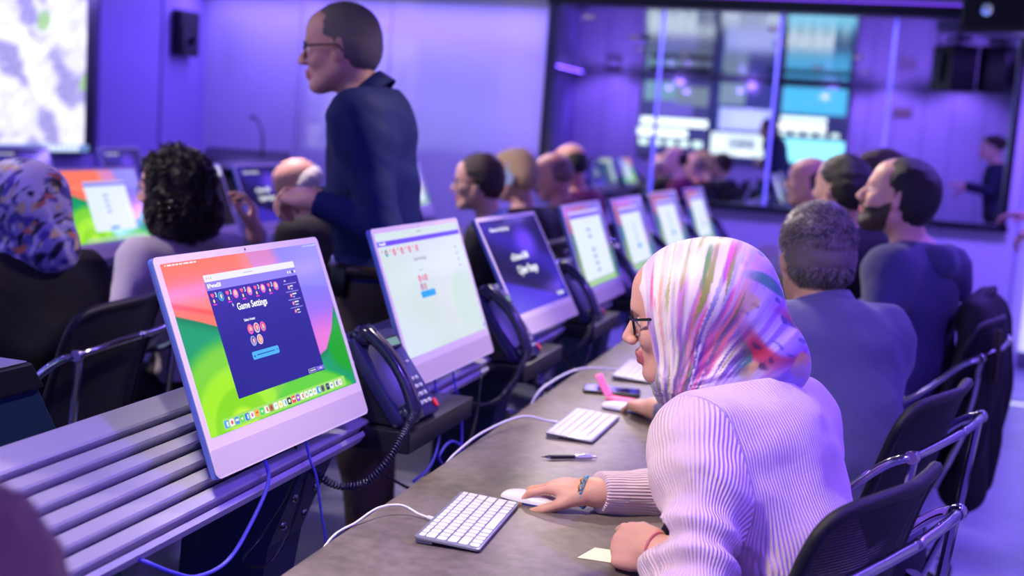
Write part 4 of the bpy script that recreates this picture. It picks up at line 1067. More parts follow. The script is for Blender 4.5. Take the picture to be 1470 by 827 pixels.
coil([Vector(p)-Vector((0,0,0)) for p in[(-.918,2.352,.832),(-.893,2.315,.835),(-.885,2.245,.800),(-.89,2.20,.762),(-.92,2.17,.722),(-.96,2.14,.715),(-1.0,2.11,.745),(-1.03,2.12,.79)]],'',ph0,off)
for y,l_ in PH[1:]: dup(ph0,(-.915,y+.02,.804),R(-4),l_)
p2=dup(ph0,(-2.93,3.72,.80),R(-4),'dark desk phone of the second row, left of the green desktop monitor'); p2['group']='desk phones along the second rail'
dup(p2,(-2.93,7.38,.80),R(-4),'dark desk phone of the second row, right of the standing man')
dup(sh0,(-3.0,3.80,.793),0,'black phone tray of the second row left of the green desktop monitor')['group']='phone trays along the second rail'
dup(sh0,(-3.0,7.46,.793),0,'black phone tray of the second row right of the standing man')['group']='phone trays along the second rail'

# ------------------------------------------------------------------ keyboards, mice, cables
M_KB=mat('keyboard_aluminium','8E90A4',.35,metal=.5); M_KC=mat('key_white','E0DEE4',.45); M_CABW=mat('cable_white','D8D8E6',.4); M_CABB=mat('cable_blue','5A58D8',.4); M_CABK=mat('cable_black','0C0C14',.35)
def keyboard(x,y,rz,label):
    r=thing('keyboard',label,'keyboard',(x,y,.74),rz,'white keyboards on the front desk')
    # local x towards the user, y along the keyboard
    Rw=Matrix.Rotation(R(3.2),3,'Y')
    b=MB(); b.prism(rrect(.1149,.2789,.007,4),-.0022,.0022,Rw,(0,0,.0085),.001)
    b.box((-.040,0,.0045),(.028,.268,.006)); b.build('case',M_KB,r)
    rows=[(-.0455,[.0185]*13+[.0185],.010),(-.0305,[.0185]*13+[.0275],.016),(-.0115,[.0275]+[.0185]*13,.016),(.0075,[.032]+[.0185]*11+[.0325],.016),(.0265,[.0415]+[.0185]*10+[.0415],.016),(.0455,[.0185]*3+[.0235]+[.0960]+[.0235]+[.0185]*4,.016)]
    for rx,ws,kh in rows:
        tot=sum(ws); sc_=.2675/tot; yy=.2675/2
        for wk in ws:
            w2=wk*sc_; z=.0085-(rx)*math.tan(R(3.2))
            b=MB(); b.prism(rrect(kh,w2-.0034,.002,2),.0022,.0040,Rw,(rx,yy-w2/2,z),.0005); b.build('key',M_KC,r); yy-=w2
    return r
kb0=keyboard(-.6515,1.9809,R(3.15),'nearest white keyboard, left of the hand on the mouse')
def keyboard_copy(x,y,rz,label): return dup(kb0,(x,y,.74),rz,label)
keyboard_copy(-.6438,2.7783,R(-.4),'second white keyboard, beyond the black pen')
keyboard_copy(-.66,3.52,R(1),'third white keyboard, half hidden behind the face in the headscarf')
keyboard_copy(-.66,4.35,R(1),'fourth white keyboard, hidden behind the headscarf')
keyboard_copy(-.68,6.85,R(-2),'far white keyboard on the front desk near its far end')
def cable(pts,r,m,label,cat='cable',n=8,group=None):
    b=MB(); P=smooth_path(pts,10); b0=P[0]; b.tube([p-b0 for p in P],r,8); o=b.build('cable',m,None,True); o.location=b0; tag(o,label,cat,group); return o
def plug(o,a,b_,m=M_CABW):
    q=MB(); off=Vector(o.location); q.tube([Vector(a)-off,Vector(b_)-off],.0042,8); q.build('plug',m,o)
c=cable([(-.706,1.958,.7455),(-.74,1.965,.748),(-.775,1.962,.760),(-.806,1.935,.758),(-.822,1.88,.746),(-.842,1.80,.725),(-.87,1.72,.60)],.0022,M_CABW,'white cable of the nearest keyboard curling over the desk edge'); plug(c,(-.702,1.957,.7455),(-.722,1.962,.746))
c=cable([(-.700,2.775,.7455),(-.73,2.76,.750),(-.775,2.71,.765),(-.81,2.60,.760),(-.828,2.45,.748),(-.85,2.36,.70),(-.88,2.30,.55)],.0026,M_CABW,'white cable of the second keyboard arching to the desk edge'); plug(c,(-.698,2.775,.7455),(-.718,2.768,.747))
c=cable([(-.716,3.50,.7455),(-.75,3.47,.752),(-.80,3.36,.765),(-.835,3.22,.755),(-.86,3.10,.72),(-.88,3.06,.60),(-.885,3.05,.45)],.003,M_CABW,'white cable of the third keyboard arching over the desk edge by the phone tray'); plug(c,(-.714,3.50,.7455),(-.734,3.49,.748))
cable([(-1.0,1.86,.85),(-.982,1.855,.80),(-.985,1.80,.735),(-.98,1.72,.70),(-.98,1.63,.705),(-.98,1.56,.735),(-.99,1.51,.765),(-1.02,1.50,.775)],.0036,M_CABB,'thick blue-violet cable looping below the nearest monitor')
cable([(-1.0,2.01,.86),(-.982,2.015,.80),(-.98,2.04,.76),(-.98,2.07,.68),(-.98,2.10,.60),(-.98,2.14,.42),(-.99,2.16,.1)],.0028,M_CABB,'thin violet cable hanging straight down beside the blue loop')
cable([(-1.02,2.03,.83),(-1.02,2.02,.74),(-1.05,1.98,.66),(-1.06,1.92,.62),(-1.04,1.98,.60),(-1.03,2.05,.66),(-1.02,2.10,.78)],.003,M_CABK,'black cable looped under the nearest monitor')
cable([(-1.0,2.82,.84),(-.985,2.82,.78),(-.98,2.86,.70),(-.97,2.84,.62),(-.97,2.76,.60),(-.975,2.70,.64),(-.97,2.78,.66),(-.96,2.92,.58),(-.95,3.02,.48)],.003,M_CABB,'tangled violet cable hanging below the second monitor')
cable([(-1.0,2.70,.84),(-.99,2.70,.77),(-.985,2.72,.69),(-.98,2.66,.63),(-1.0,2.60,.60)],.003,M_CABB,'short violet cable left of the tangled one')
cable([(-1.0,3.56,.84),(-.985,3.55,.76),(-.98,3.60,.66),(-.98,3.62,.5)],.003,M_CABB,'violet cable hanging below the third monitor')
cable([(-.95,4.1,.80),(-.93,4.0,.70),(-.92,3.86,.66),(-.92,3.74,.69),(-.95,3.66,.78)],.007,M_CABK,'thick black cable drooping below the fourth monitor')
cable([(-.98,3.0,.79),(-.96,2.9,.66),(-.97,2.78,.58),(-1.0,2.66,.56),(-1.05,2.55,.62)],.0035,M_CABK,'black cable sagging behind the tangled violet cable')

def mouse(x,y,rz,label):
    r=thing('computer_mouse',label,'mouse',(x,y,.74),rz)
    nu,nv=18,10; vs=[];w,l_=.0285,.0568
    for i in range(nu+1):
        a=math.pi*i/nu; xx=-l_*math.cos(a); hw=w*max(.0,math.sin(a))**.42*(1-.03*math.cos(a))
        for j in range(nv+1):
            t=j/nv*math.pi; zz=.0055+.0155*math.sin(a)**.75*math.sin(t)**.8; vs.append((xx,-hw*math.cos(t),zz))
    fs=[(i*(nv+1)+j,(i+1)*(nv+1)+j,(i+1)*(nv+1)+j+1,i*(nv+1)+j+1) for i in range(nu) for j in range(nv)]
    b=MB(); b.add(vs,fs); b.build('shell',mat('mouse_white','F2F0F6',.15,coat=.5),r,True)
    b=MB(); pl=[(l_*.96*math.cos(2*math.pi*k/28),w*.95*abs(math.sin(2*math.pi*k/28))**.6*math.copysign(1,math.sin(2*math.pi*k/28))) for k in range(28)]
    b.prism(pl,.0012,.0062,None,(0,0,0),.001); b.build('base',mat('mouse_base','6A78E0',.2,metal=.6),r)
    return r
mouse(-.592,2.158,R(172),'white mouse held under the right hand of the woman in the pink sweater')
mouse(-.600,3.02,R(176),'white mouse beside the pink sticky notes')
# pen
def pen():
    a=Vector((-.656,2.455,.746)); b_=Vector((-.549,2.52,.746)); d=(b_-a); L=d.length; d.normalize()
    r=thing('ballpoint_pen','black and silver ballpoint pen lying on the desk beyond the mouse','pen',a,math.atan2(d.y,d.x))
    Q=Matrix.Rotation(R(90),3,'Y')
    b=MB(); b.lathe([(.0008,0),(.0012,.003),(.0022,.008),(.0040,.017),(.0046,.020)],14,Q); b.build('tip',M_CHR,r)
    b=MB(); b.lathe([(.0046,.020),(.0050,.03),(.0050,.072),(.0046,.075)],14,Q); b.build('grip',mat('pen_black','0A0A10',.5),r)
    b=MB(); b.lathe([(.0046,.0751),(.0049,.078),(.0048,.112),(.003,.114),(.0028,.124),(.001,.125)],14,Q); b.build('barrel',mat('pen_silver','D0D0DC',.2,metal=.8),r)
    b=MB(); b.box((.100,0,.0062),(.030,.0025,.0012),bev=.0004); b.build('clip',M_CHR,r)
pen()
# smartphone
def cell():
    r=thing('smartphone','black smartphone lying on the desk under the pink sticky notes','phone',(-.672,3.209,.74),R(9))
    b=MB(); b.rprism(.155,.076,.010,0,.010,None,(0,0,0),5,.003); b.build('case',mat('phone_case_black','0B0B12',.4),r)
    b=MB(); b.rprism(.146,.067,.007,.0101,.0106,None,(0,0,0),5); b.build('screen',mat('phone_glass','15103A',.05,spec=.9),r)
    b=MB(); b.box((.005,.046-.006,.006),(.03,.002,.003)); b.build('side_button',M_DKM,r)
cell()
def notes():
    r=thing('sticky_note_pad','small pink sticky note pad with one raised leaf beside the black smartphone','sticky notes',(-.625,3.10,.74),R(-12))
    pk=mat('paper_pink','F05A8C',.6); 
    b=MB(); b.box((0,0,.006),(.062,.045,.012)); b.build('pad',pk,r,False)
    vs=[];n=8
    for i in range(n+1):
        t=i/n; 
        for y in(-.022,.022): vs.append((-.031-.045*t*.9,y+.006*t,.013+.052*t**1.2))
    b=MB(); b.add(vs,[(2*i,2*i+1,2*i+3,2*i+2) for i in range(n)]); o=b.build('raised_leaf',mat('paper_pink_leaf','FF7AA8',.6),r); sd=o.modifiers.new('s','SOLIDIFY'); sd.thickness=.0004
notes()
b=MB(); b.prism([(-.035,-.03),(.035,-.026),(.030,.035),(-.02,.032)],0,.0006,None); o=b.build('paper_note',mat('paper_cream','EDE6C8',.7),None,False); o.location=(-.400,1.935,.7405); tag(o,'small cream paper note under the fist of the woman in the pink sweater','paper')
def cup(x,y,label):
    b=MB(); b.lathe([(.001,.002),(.032,.002),(.036,0),(.040,.095),(.038,.095),(.033,.006),(.001,.006)],24); o=b.build('paper_cup',mat('cup_white','E8E4EC',.5),None,True); o.location=(x,y,.74); tag(o,label,'cup')
cup(-.55,7.25,'small white cup on the far end of the front desk')
b=MB(); b.box((0,0,.004),(.21,.30,.006),bev=.001); o=b.build('paper_sheets',mat('paper_white','E4E4EE',.7),None,False); o.location=(-.62,5.75,.74); o.rotation_euler=(0,0,R(8)); tag(o,'white paper sheets lying on the far part of the front desk','paper')
# navy cabinet left
def cabinet():
    r=thing('equipment_cabinet','navy equipment cabinet with black lid behind the slatted rail at the left edge','cabinet',(-1.60,1.7,0))
    def pr(poly,x0,x1,name,m):
        k=len(poly); vs=[(x,y-1.7,z) for x in(x0,x1) for y,z in poly]
        b=MB(); b.add(vs,[tuple(range(k-1,-1,-1)),tuple(range(k,2*k))]+[(j,(j+1)%k,(j+1)%k+k,j+k) for j in range(k)]); o=b.build(name,m,r,False); return bevel(o,.004)
    pr([(1.28,.02),(2.14,.02),(2.14,.44),(1.855,.905),(1.28,.905)],-.14,.14,'body',mat('cabinet_navy','16305A',.5,bump=(500,.05)))
    pr([(1.27,.906),(1.862,.906),(1.825,.958),(1.27,.958)],-.15,.15,'lid',mat('cabinet_lid','191A24',.4))
    pr([(1.28,.9585),(1.818,.9585),(1.816,.962),(1.28,.962)],-.145,.145,'top_sheet',mat('cabinet_top','8C86B8',.5))
cabinet()
# lectern with gooseneck microphone
def lectern(loc,rz,label,mic=True):
    r=thing('lectern',label,'lectern',loc,rz)
    b=MB(); b.box((0,0,.5),(.16,.34,.96),bev=.02); b.box((0,0,.02),(.4,.5,.04),bev=.01); b.build('column',M_BLK,r)
    b=MB(); b.prism([(-.24,-.32),(.20,-.32),(.20,.32),(-.24,.32)],-.03,.03,Matrix.Rotation(R(18),3,'Y'),(0,0,1.02),.008); b.build('top',M_BLK,r)
    b=MB(); b.tube(smooth_path([(-.1,.12,1.05),(-.12,.12,1.15),(-.16,.11,1.25),(-.26,.06,1.34),(-.36,0,1.37)],6),.009,8); b.tube([(-.36,0,1.37),(-.43,-.02,1.365)],.017,8); b.build('gooseneck_microphone',M_BLK,r)
lectern((-4.72,8.3,0),R(-70),'black lectern with a gooseneck microphone in the far left corner')

# ------------------------------------------------------------------ chairs
def mesh_fabric():
    m=bpy.data.materials.new('chair_mesh_fabric'); m.use_nodes=True; nt=m.node_tree; b=nt.nodes['Principled BSDF']; b.inputs['Base Color'].default_value=(.012,.012,.016,1); b.inputs['Roughness'].default_value=.6
    tc=nt.nodes.new('ShaderNodeTexCoord'); wv=nt.nodes.new('ShaderNodeTexWave'); wv.bands_direction='Z'; wv.inputs['Scale'].default_value=60; wv.inputs['Distortion'].default_value=.3
    rp=nt.nodes.new('ShaderNodeValToRGB'); rp.color_ramp.elements[0].position=.25; rp.color_ramp.elements[0].color=(.45,)*3+(1,); rp.color_ramp.elements[1].position=.5; rp.color_ramp.elements[1].color=(1,1,1,1)
    nt.links.new(tc.outputs['Object'],wv.inputs['Vector']); nt.links.new(wv.outputs['Fac'],rp.inputs['Fac']); nt.links.new(rp.outputs['Color'],b.inputs['Alpha'])
    return m
M_NET=mesh_fabric(); M_CHB=mat('chair_black','0E0E14',.45,bump=(500,.25)); M_CHF=mat('chair_frame_black','0B0B10',.3)
def chair(label,loc,rz,lift=0,group='black mesh swivel chairs with chrome arms'):
    """faces +x, origin on the floor"""
    r=thing('swivel_chair',label,'chair',loc,rz,group); z0=lift
    # back: curved panel. u across y, v up
    def bp(u,v,o=0):
        y=(u-.5)*(.46-.03*v); x=-.215-.05*v-.05*v*v+.055*(abs(u-.5)*2)**2*(1-.2*v)+o; z=.52+z0+.45*v-.012*(abs(u-.5)*2)**4*v; return Vector((x,y,z))
    nu,nv=16,14; b=MB(); vs=[bp(.03+.94*i/nu,.03+.94*j/nv,o) for o in(0,.006) for i in range(nu+1) for j in range(nv+1)]
    n=(nu+1)*(nv+1); fs=[]
    for i in range(nu):
        for j in range(nv):
            a=i*(nv+1)+j; fs.append((a,a+1,a+nv+2,a+nv+1)); fs.append((n+a,n+a+nv+1,n+a+nv+2,n+a+1))
    b.add(vs,fs); back=b.build('backrest',M_NET,r,True)
    ring=[]
    for k in range(48):
        t=2*math.pi*k/48; c_,s_=math.cos(t),math.sin(t); e=.2
        ring.append(bp(.5+.5*math.copysign(abs(c_)**e,c_),.5+.5*math.copysign(abs(s_)**e,s_),.003))
    b=MB(); b.tube(ring,.0115,8,closed=True); b.build('back_frame',M_CHB,back,True)
    b=MB(); sp=[]
    pts=rrect(.47,.48,.11,8); b.prism(pts,-.028,.028,None,(.03,0,.47+z0),.018); b.build('seat',M_CHB,r)
    b=MB(); b.rprism(.30,.26,.06,-.02,.02,None,(0,0,.425+z0),4,.006); b.tube([(-.12,0,.43+z0),(-.24,0,.45+z0),(-.262,0,.56+z0)],.02,8); b.build('mechanism',M_CHF,r)
    # chrome arm loop: rear bar behind the back and both arms
    for s_ in(1,-1):
        b=MB(); P=smooth_path([(-.325,0,.885+z0),(-.32,.13*s_,.885+z0),(-.30,.245*s_,.875+z0),(-.25,.28*s_,.85+z0),(-.10,.295*s_,.72+z0),(.10,.29*s_,.675+z0),(.14,.28*s_,.65+z0),(.10,.265*s_,.55+z0),(.05,.20*s_,.44+z0)],7)
        b.tube(P,.0095,10); a=b.build('armrest',M_CHR,r,True)
        b=MB(); b.tube([(-.30,.245*s_,.875+z0),(-.28,.243*s_,.66+z0),(-.21,.225*s_,.46+z0),(-.1,.15*s_,.43+z0)],.0095,8); b.lathe([(.001,-.010),(.013,-.010),(.015,-.007),(.015,.007),(.013,.010),(.001,.010)],16,Matrix.Rotation(R(90),3,'X'),(-.30,.256*s_,.875+z0)); b.build('back_strut',M_CHR,a)
        b=MB(); b.rprism(.22,.035,.016,-.006,.006,Matrix.Rotation(R(7),3,'Y'),(.02,.288*s_,.70+z0),4,.003); b.build('arm_pad',M_CHF,a)
    b=MB(); b.lathe([(.03,.10),(.03,.26),(.022,.262),(.022,.41+z0)],16); b.build('gas_column',M_CHF,r)
    b=MB()
    for k in range(5):
        a=2*math.pi*k/5+.3; d=Vector((math.cos(a),math.sin(a),0)); b.tube([d*.02+Vector((0,0,.125)),d*.16+Vector((0,0,.115)),d*.31+Vector((0,0,.078))],[.024,.020,.012],8)
    b.lathe([(.03,.095),(.04,.10),(.04,.14),(.03,.15)],16); base=b.build('star_base',M_CHR,r)
    for k in range(5):
        a=2*math.pi*k/5+.3; p=Vector((math.cos(a),math.sin(a),0))*.315; q=Matrix.Rotation(a+.6,3,'Z')@Matrix.Rotation(R(90),3,'X')
        b=MB(); b.cur=0
        for s_ in(1,-1): b.lathe([(.001,-.008),(.024,-.008),(.029,-.004),(.029,.004),(.024,.008),(.001,.008)],18,q,p+Vector((0,0,.0295))+(q@Vector((0,0,.014*s_))))
        b.box(p+Vector((0,0,.046)),(.03,.03,.03),bev=.006); b.tube([p+Vector((0,0,.05)),p+Vector((0,0,.085))],.008,8); b.build('caster',M_BLK,r)
    return r
def rot(fx,fy): return math.atan2(fy,fx)
ch0=chair('black mesh chair in the lower right corner behind the woman in the pink sweater',(-.215,1.98,0),rot(-.93,.36),-.02)
dup(ch0,(-.12,2.79,0),rot(-.95,.30),'black mesh chair with chrome arm loop behind the grey haired man')['group']=ch0['group']
dup(ch0,(.06,4.12,0),rot(-.97,.22),'chair of the man in the hooded sweatshirt, with a dark jacket hung on it')
dup(ch0,(-.06,4.92,0),rot(-.98,.15),'chair of the short dark haired man beyond the hooded sweatshirt')
dup(ch0,(-.02,5.62,0),rot(-1,.1),'chair of the person whose brown hair shows behind the profile of the bearded man')
dup(ch0,(-.20,6.35,0),rot(-1,.1),'chair of the farthest person of the front row')
dup(ch0,(-2.06,2.55,0),rot(-.99,-.12),'black mesh chair with a chrome bar left of the nearest monitor')
dup(ch0,(-2.14,3.52,0),rot(-.98,.1),'chair of the person with long curly black hair')
dup(ch0,(-2.32,4.9,0),rot(-1,0),'chair of the white haired man')
dup(ch0,(-1.68,5.22,0),rot(-1,0),'chair of the dark haired man with glasses and blue collar')
dup(ch0,(-1.78,6.02,0),rot(-1,0),'chair of the fair haired person with a headset')
dup(ch0,(-1.74,6.72,0),rot(-1,0),'chair of the bald man at the far end of the second row')
dup(ch0,(-1.82,7.36,0),rot(-1,0),'chair of the person in the maroon top')

# ------------------------------------------------------------------ people: the woman in the pink sweater
HAIR_DK=mat('hair_dark','15100F',.45,bump=(300,.5)); HAIR_BR=mat('hair_brown','3A281E',.45,bump=(300,.5)); HAIR_FAIR=mat('hair_fair','CDB07C',.45,bump=(300,.5)); HAIR_WH=mat('hair_white','D8D0C8',.6,bump=(200,.5))
HAIR_GR=mat('hair_grey','6B6260',.5,bump=(300,.5))
def knit_mat():
    m=mat('pink_rib_knit','EFD3E0',.85,spec=.2,sheen=.35); nt=m.node_tree; b=nt.nodes['Principled BSDF']
    a=nt.nodes.new('ShaderNodeAttribute'); a.attribute_name='rib'
    s=nt.nodes.new('ShaderNodeMath'); s.operation='SINE'; k=nt.nodes.new('ShaderNodeMath'); k.operation='MULTIPLY'; k.inputs[1].default_value=2*math.pi
    nt.links.new(a.outputs['Fac'],k.inputs[0]); nt.links.new(k.outputs[0],s.inputs[0])
    tc=nt.nodes.new('ShaderNodeTexCoord'); n=nt.nodes.new('ShaderNodeTexNoise'); n.inputs['Scale'].default_value=420; nt.links.new(tc.outputs['Object'],n.inputs['Vector'])
    ad=nt.nodes.new('ShaderNodeMath'); ad.operation='ADD'; nt.links.new(s.outputs[0],ad.inputs[0]); nt.links.new(n.outputs['Fac'],ad.inputs[1])
    bp=nt.nodes.new('ShaderNodeBump'); bp.inputs['Strength'].default_value=.7; bp.inputs['Distance'].default_value=.0018; nt.links.new(ad.outputs[0],bp.inputs['Height']); nt.links.new(bp.outputs['Normal'],b.inputs['Normal'])
    return m
M_KNIT=knit_mat()
def rib_attr(o,V,segs,torso):
    """rib count round each sleeve and round the trunk"""
    n=len(V); best=np.full(n,9.); rib=np.zeros(n)
    for a,b_,r0 in segs:
        ab=b_-a; L=ab@ab; t=np.clip((V-a)@ab/L,0,1); q=V-a-t[:,None]*ab; d=np.linalg.norm(q,axis=1)-r0
        w=ab/np.sqrt(L); e1=np.cross(w,[.31,.2,.93]); e1/=np.linalg.norm(e1); e2=np.cross(w,e1)
        ang=np.arctan2(q@e2,q@e1); k=d<best; best[k]=d[k]; rib[k]=(ang*r0/.0058)[k]
    A,B_,r0,fx,l=torso
    ab=B_-A; L=ab@ab; t=np.clip((V-A)@ab/L,-.3,1.3); q=V-A-t[:,None]*ab; d=np.linalg.norm(q,axis=1)-r0
    k=d<best+.0; co=(q@l); rib[k]=(co/.0058)[k]
    at=o.data.attributes.new('rib','FLOAT','POINT'); at.data.foreach_set('value',rib.astype(np.float32))
def knit_shirt(V,Fa,root,off,L):
    V=V.copy(); arms=L['arms']
    # soft sleeve folds across the near sleeve, strongest near the shoulder and the elbow
    sh,e,wr=arms[0]; d=e-sh; LL=np.linalg.norm(d); d=d/LL
    t=(V-sh)@d; q=V-sh-t[:,None]*d; r=np.linalg.norm(q,axis=1); n=q/np.maximum(r,1e-6)[:,None]
    side=q@np.array([-.6,-.3,.2])/.06
    w=np.clip(1-np.abs(r-.058)/.05,0,1)*np.clip((t-.02)/.06,0,1)*np.clip((LL+.06-t)/.06,0,1)
    V+=n*(w*.0080*np.sin(t*88+side*1.6+np.sin(t*31)*1.2))[:,None]
    o=link('sweater',V,Fa,M_KNIT,root,True,None,off)
    segs=[]
    for a,b_,c_ in arms: segs+=[(a,b_,.058),(b_,c_,.042)]
    rib_attr(o,V,segs,(L['Pv'],L['N'],.155,L['fx'],L['l']))
    return o
gold=mat('gold','E8B860',.2,metal=1)
P1N=np.array([-.205,2.135,.985]); P1f=np.array([-.90,.44]); 
mh=dict(d=(-.93,.12,-.02),pn=(.05,.0,-1),side=-1,curl=(.4,.5,.5,.5),thumb=.5,s=.93,spread=.13,finger_curls=[(.30,.55,.45),(.30,.50,.45),(.38,.55,.5),(.55,.6,.5)],thumb_dir=(.70,.45,.30))
fh=dict(d=(-.86,.36,-.10),pn=(.20,.80,-.45),side=1,thumb=.9,s=.93,spread=.02,kk=.002,finger_curls=[(.80,1.5,1.1),(.90,1.55,1.1),(1.0,1.55,1.1),(1.1,1.55,1.1)],thumb_dir=(.85,.30,.30))
W1,F1,O1,I1=person('woman in a pink ribbed sweater and floral headscarf, right hand on the mouse',(-.12,2.02,0),
    (-.329,2.156,1.131),184,-13,1.0,neck=P1N,f=P1f,pelvis=(-.055,2.03,.53),res=.0037,nk=.036,slv=1.3,hair='buzz',hair_m=HAIR_DK,skin=SKIN_P,shirt=M_KNIT,shirt_fn=knit_shirt,trousers=mat('trousers_dark','1A1A26',.7),
    armL=((-.205,1.74,.70),(-.292,1.862,.788)),armR=((-.215,2.36,.755),(-.470,2.158,.778)),handL=fh,handR=mh,rounded=.035,bulk=.98,shoulders=((-.270,1.985,.940),(-.135,2.28,.94)),cuff=-.004,gl=False)
# headscarf
def silk():
    m=bpy.data.materials.new('printed_silk'); m.use_nodes=True; nt=m.node_tree; b=nt.nodes['Principled BSDF']; b.inputs['Roughness'].default_value=.42; b.inputs['Sheen Weight'].default_value=.25; b.inputs['Specular IOR Level'].default_value=.45
    a=nt.nodes.new('ShaderNodeAttribute'); a.attribute_name='Col'; nt.links.new(a.outputs['Color'],b.inputs['Base Color'])
    tc=nt.nodes.new('ShaderNodeTexCoord'); n=nt.nodes.new('ShaderNodeTexNoise'); n.inputs['Scale'].default_value=60; nt.links.new(tc.outputs['Object'],n.inputs['Vector'])
    bp=nt.nodes.new('ShaderNodeBump'); bp.inputs['Strength'].default_value=.12; bp.inputs['Distance'].default_value=.004; nt.links.new(n.outputs['Fac'],bp.inputs['Height']); nt.links.new(bp.outputs['Normal'],b.inputs['Normal']); return m
M_SILK=silk()
def vcol(o,V,fn):
    C=np.clip(fn(V),0,1); C=np.where(C>.04045,((C+.055)/1.055)**2.4,C/12.92)
    ca=o.data.color_attributes.new('Col','FLOAT_COLOR','POINT'); ca.data.foreach_set('color',np.concatenate([C,np.ones((len(C),1))],1).astype(np.float32).ravel())
def scarf(F,root,off,h,kn,pat,s=1.0,amp=.0035):
    E=lambda c,r,k=.03,rt=0: ell(F.p(*[q*s for q in c]),np.array(r)*s,F.m@np.array(Matrix.Rotation(R(rt),3,'Y')),k)
    C=lambda a,b,ra,rb,k=.03: cap(F.p(*[q*s for q in a]),F.p(*[q*s for q in b]),ra*s,rb*s,k)
    pr=[E((-.012,0,.022),(.103,.094,.106)),E((-.060,0,.018),(.096,.092,.094),.04),C((-.080,0,.030),(-.122,0,-.070),.078,.062,.05),
        C((-.09,0,-.06),(-.136,0,-.098),.072,.054,.04),C((.005,0,-.085),(-.03,0,-.128),.070,.072,.03),C((-.02,0,-.118),(-.13,0,-.115),.074,.062,.04),
        C((.040,.045,-.100),(.035,0,-.128),.028,.032,.03),C((.040,-.045,-.100),(.035,0,-.128),.028,.032,.03),E((.01,0,-.03),(.062,.086,.095),.03)]
    kn=np.array(kn)*s
    def loc(X,Y,Z):
        x=((X-F.o[0])*F.m[0,0]+(Y-F.o[1])*F.m[1,0]+(Z-F.o[2])*F.m[2,0]);y=((X-F.o[0])*F.m[0,1]+(Y-F.o[1])*F.m[1,1]+(Z-F.o[2])*F.m[2,1]);z=((X-F.o[0])*F.m[0,2]+(Y-F.o[1])*F.m[1,2]+(Z-F.o[2])*F.m[2,2])
        return x,y,z
    def disp(X,Y,Z,D):
        x,y,z=loc(X,Y,Z); ang=np.arctan2(z-kn[1],-(x-kn[0])); rr=np.sqrt((x-kn[0])**2+(z-kn[1])**2)
        f=np.sin(ang*17+6*np.sin(rr*14+ang*2))*.6+np.sin(ang*31+4*np.sin(rr*9))*.4
        wgt=np.clip(1.15-rr/.24,0.12,1)*np.clip(rr/.05,0,1)*np.clip(np.abs(y)/.04,0,1)
        hem=.003*np.sin(x*70+y*30)*np.clip((-.08-z)/.05,0,1)
        return (amp*f*wgt+hem).astype(np.float32)
    def clip(X,Y,Z,D):
        x,y,z=loc(X,Y,Z)
        # face opening: a forward leaning plane curving back below the chin
        edge=(.056*s+.008*s*np.cos(z/s*16)+(np.sqrt((z-.055*s)**2+.0003)+(z-.055*s))*.5-.25*np.clip(np.abs(y)-.05*s,0,1))
        # underside of the chin stays covered
        D=np.maximum(D,np.where(z>-.112*s,x-edge-np.clip((-.080*s-z),0,1)*.4,-1))
        hemz=-.172*s+.06*(-(x)-.07*s)*-.35
        return np.maximum(D,hemz-z)
    V,Fa=surf(pr,h,0,disp,clip,1)
    o=link('headscarf',V,Fa,M_SILK,root,True,None,off)
    sd=None
    vcol(o,V,lambda V_:pat(F.loc(V_)/s,kn/s))
    return o
def floral(P,kn):
    x,y,z=P.T; kx,kz=kn[0]+.03,kn[1]-.10
    ang=np.arctan2(z-kz,-(x-kx)); rr=np.sqrt((x-kx)**2+(z-kz)**2)
    ang=ang+.05*noise3(P*np.array([14,14,14]),1,50)+.10*rr
    mixn=lambda C,c,t:C*(1-t[:,None])+hx(c)*t[:,None]
    def streak(sd,fa,fr,lo,hi):             # thin strokes along the folds, fading in and out
        S=np.stack([ang*fa,rr*fr,y*2],-1); return sm(lo,hi,noise3(S,1.,sd))*sm(-.25,.25,noise3(P*np.array([22,14,22]),1,sd+70))
    C=np.zeros((len(x),3))+hx('F8EAE4')
    C=mixn(C,'E2CDF0',sm(-.2,.4,noise3(P*np.array([18,10,18]),1,1))*.8)
    low=sm(.05,-.06,z)
    C=mixn(C,'C4AEEC',streak(2,20,8,-.1,.3)*.7); C=mixn(C,'8A66D2',streak(3,34,9,.0,.3)*(.2+.65*low)); C=mixn(C,'C85FCC',streak(4,42,10,.16,.34)*.6)
    C=mixn(C,'E0409C',streak(5,52,12,.25,.4)*.7); C=mixn(C,'4F50C4',streak(6,56,11,.3,.42)*.8); C=mixn(C,'F59A78',streak(7,48,12,.3,.46)*.55)
    C=mixn(C,'8A9A3C',streak(8,60,11,.32,.43)*.8); C=mixn(C,'5A9A50',streak(9,50,13,.32,.42)*.85); C=mixn(C,'FFF6F0',streak(10,40,9,.12,.35)*.8)
    C=mixn(C,'6A4ABE',streak(11,70,9,.15,.35)*low*.8)
    bk=sm(-.085,-.14,x+.25*z); B_=P*np.array([34,22,40])
    C=mixn(C,'A988E4',bk*.45); C=mixn(C,'D8309C',bk*sm(.2,.4,noise3(B_,1,21))*.9); C=mixn(C,'C0304C',bk*sm(.12,.35,noise3(B_,1.1,22))*sm(.01,-.04,z)*sm(-.13,-.07,z)); C=mixn(C,'2E8A6A',bk*sm(.28,.42,noise3(B_,1.3,23))*.85); C=mixn(C,'2A2468',bk*sm(.34,.6,noise3(B_*2.2,1.5,24))*.6); C=mixn(C,'E8C070',bk*sm(.38,.5,noise3(B_,1.4,25))*.8)
    C=mixn(C,'A792E0',sm(-.095,-.12,z)*sm(.0,-.05,x)*.6)
    return C
scarf(F1,W1,O1,.0032,(.030,-.125),floral)
glasses(F1,1.0,W1,O1,'glasses',.0026)
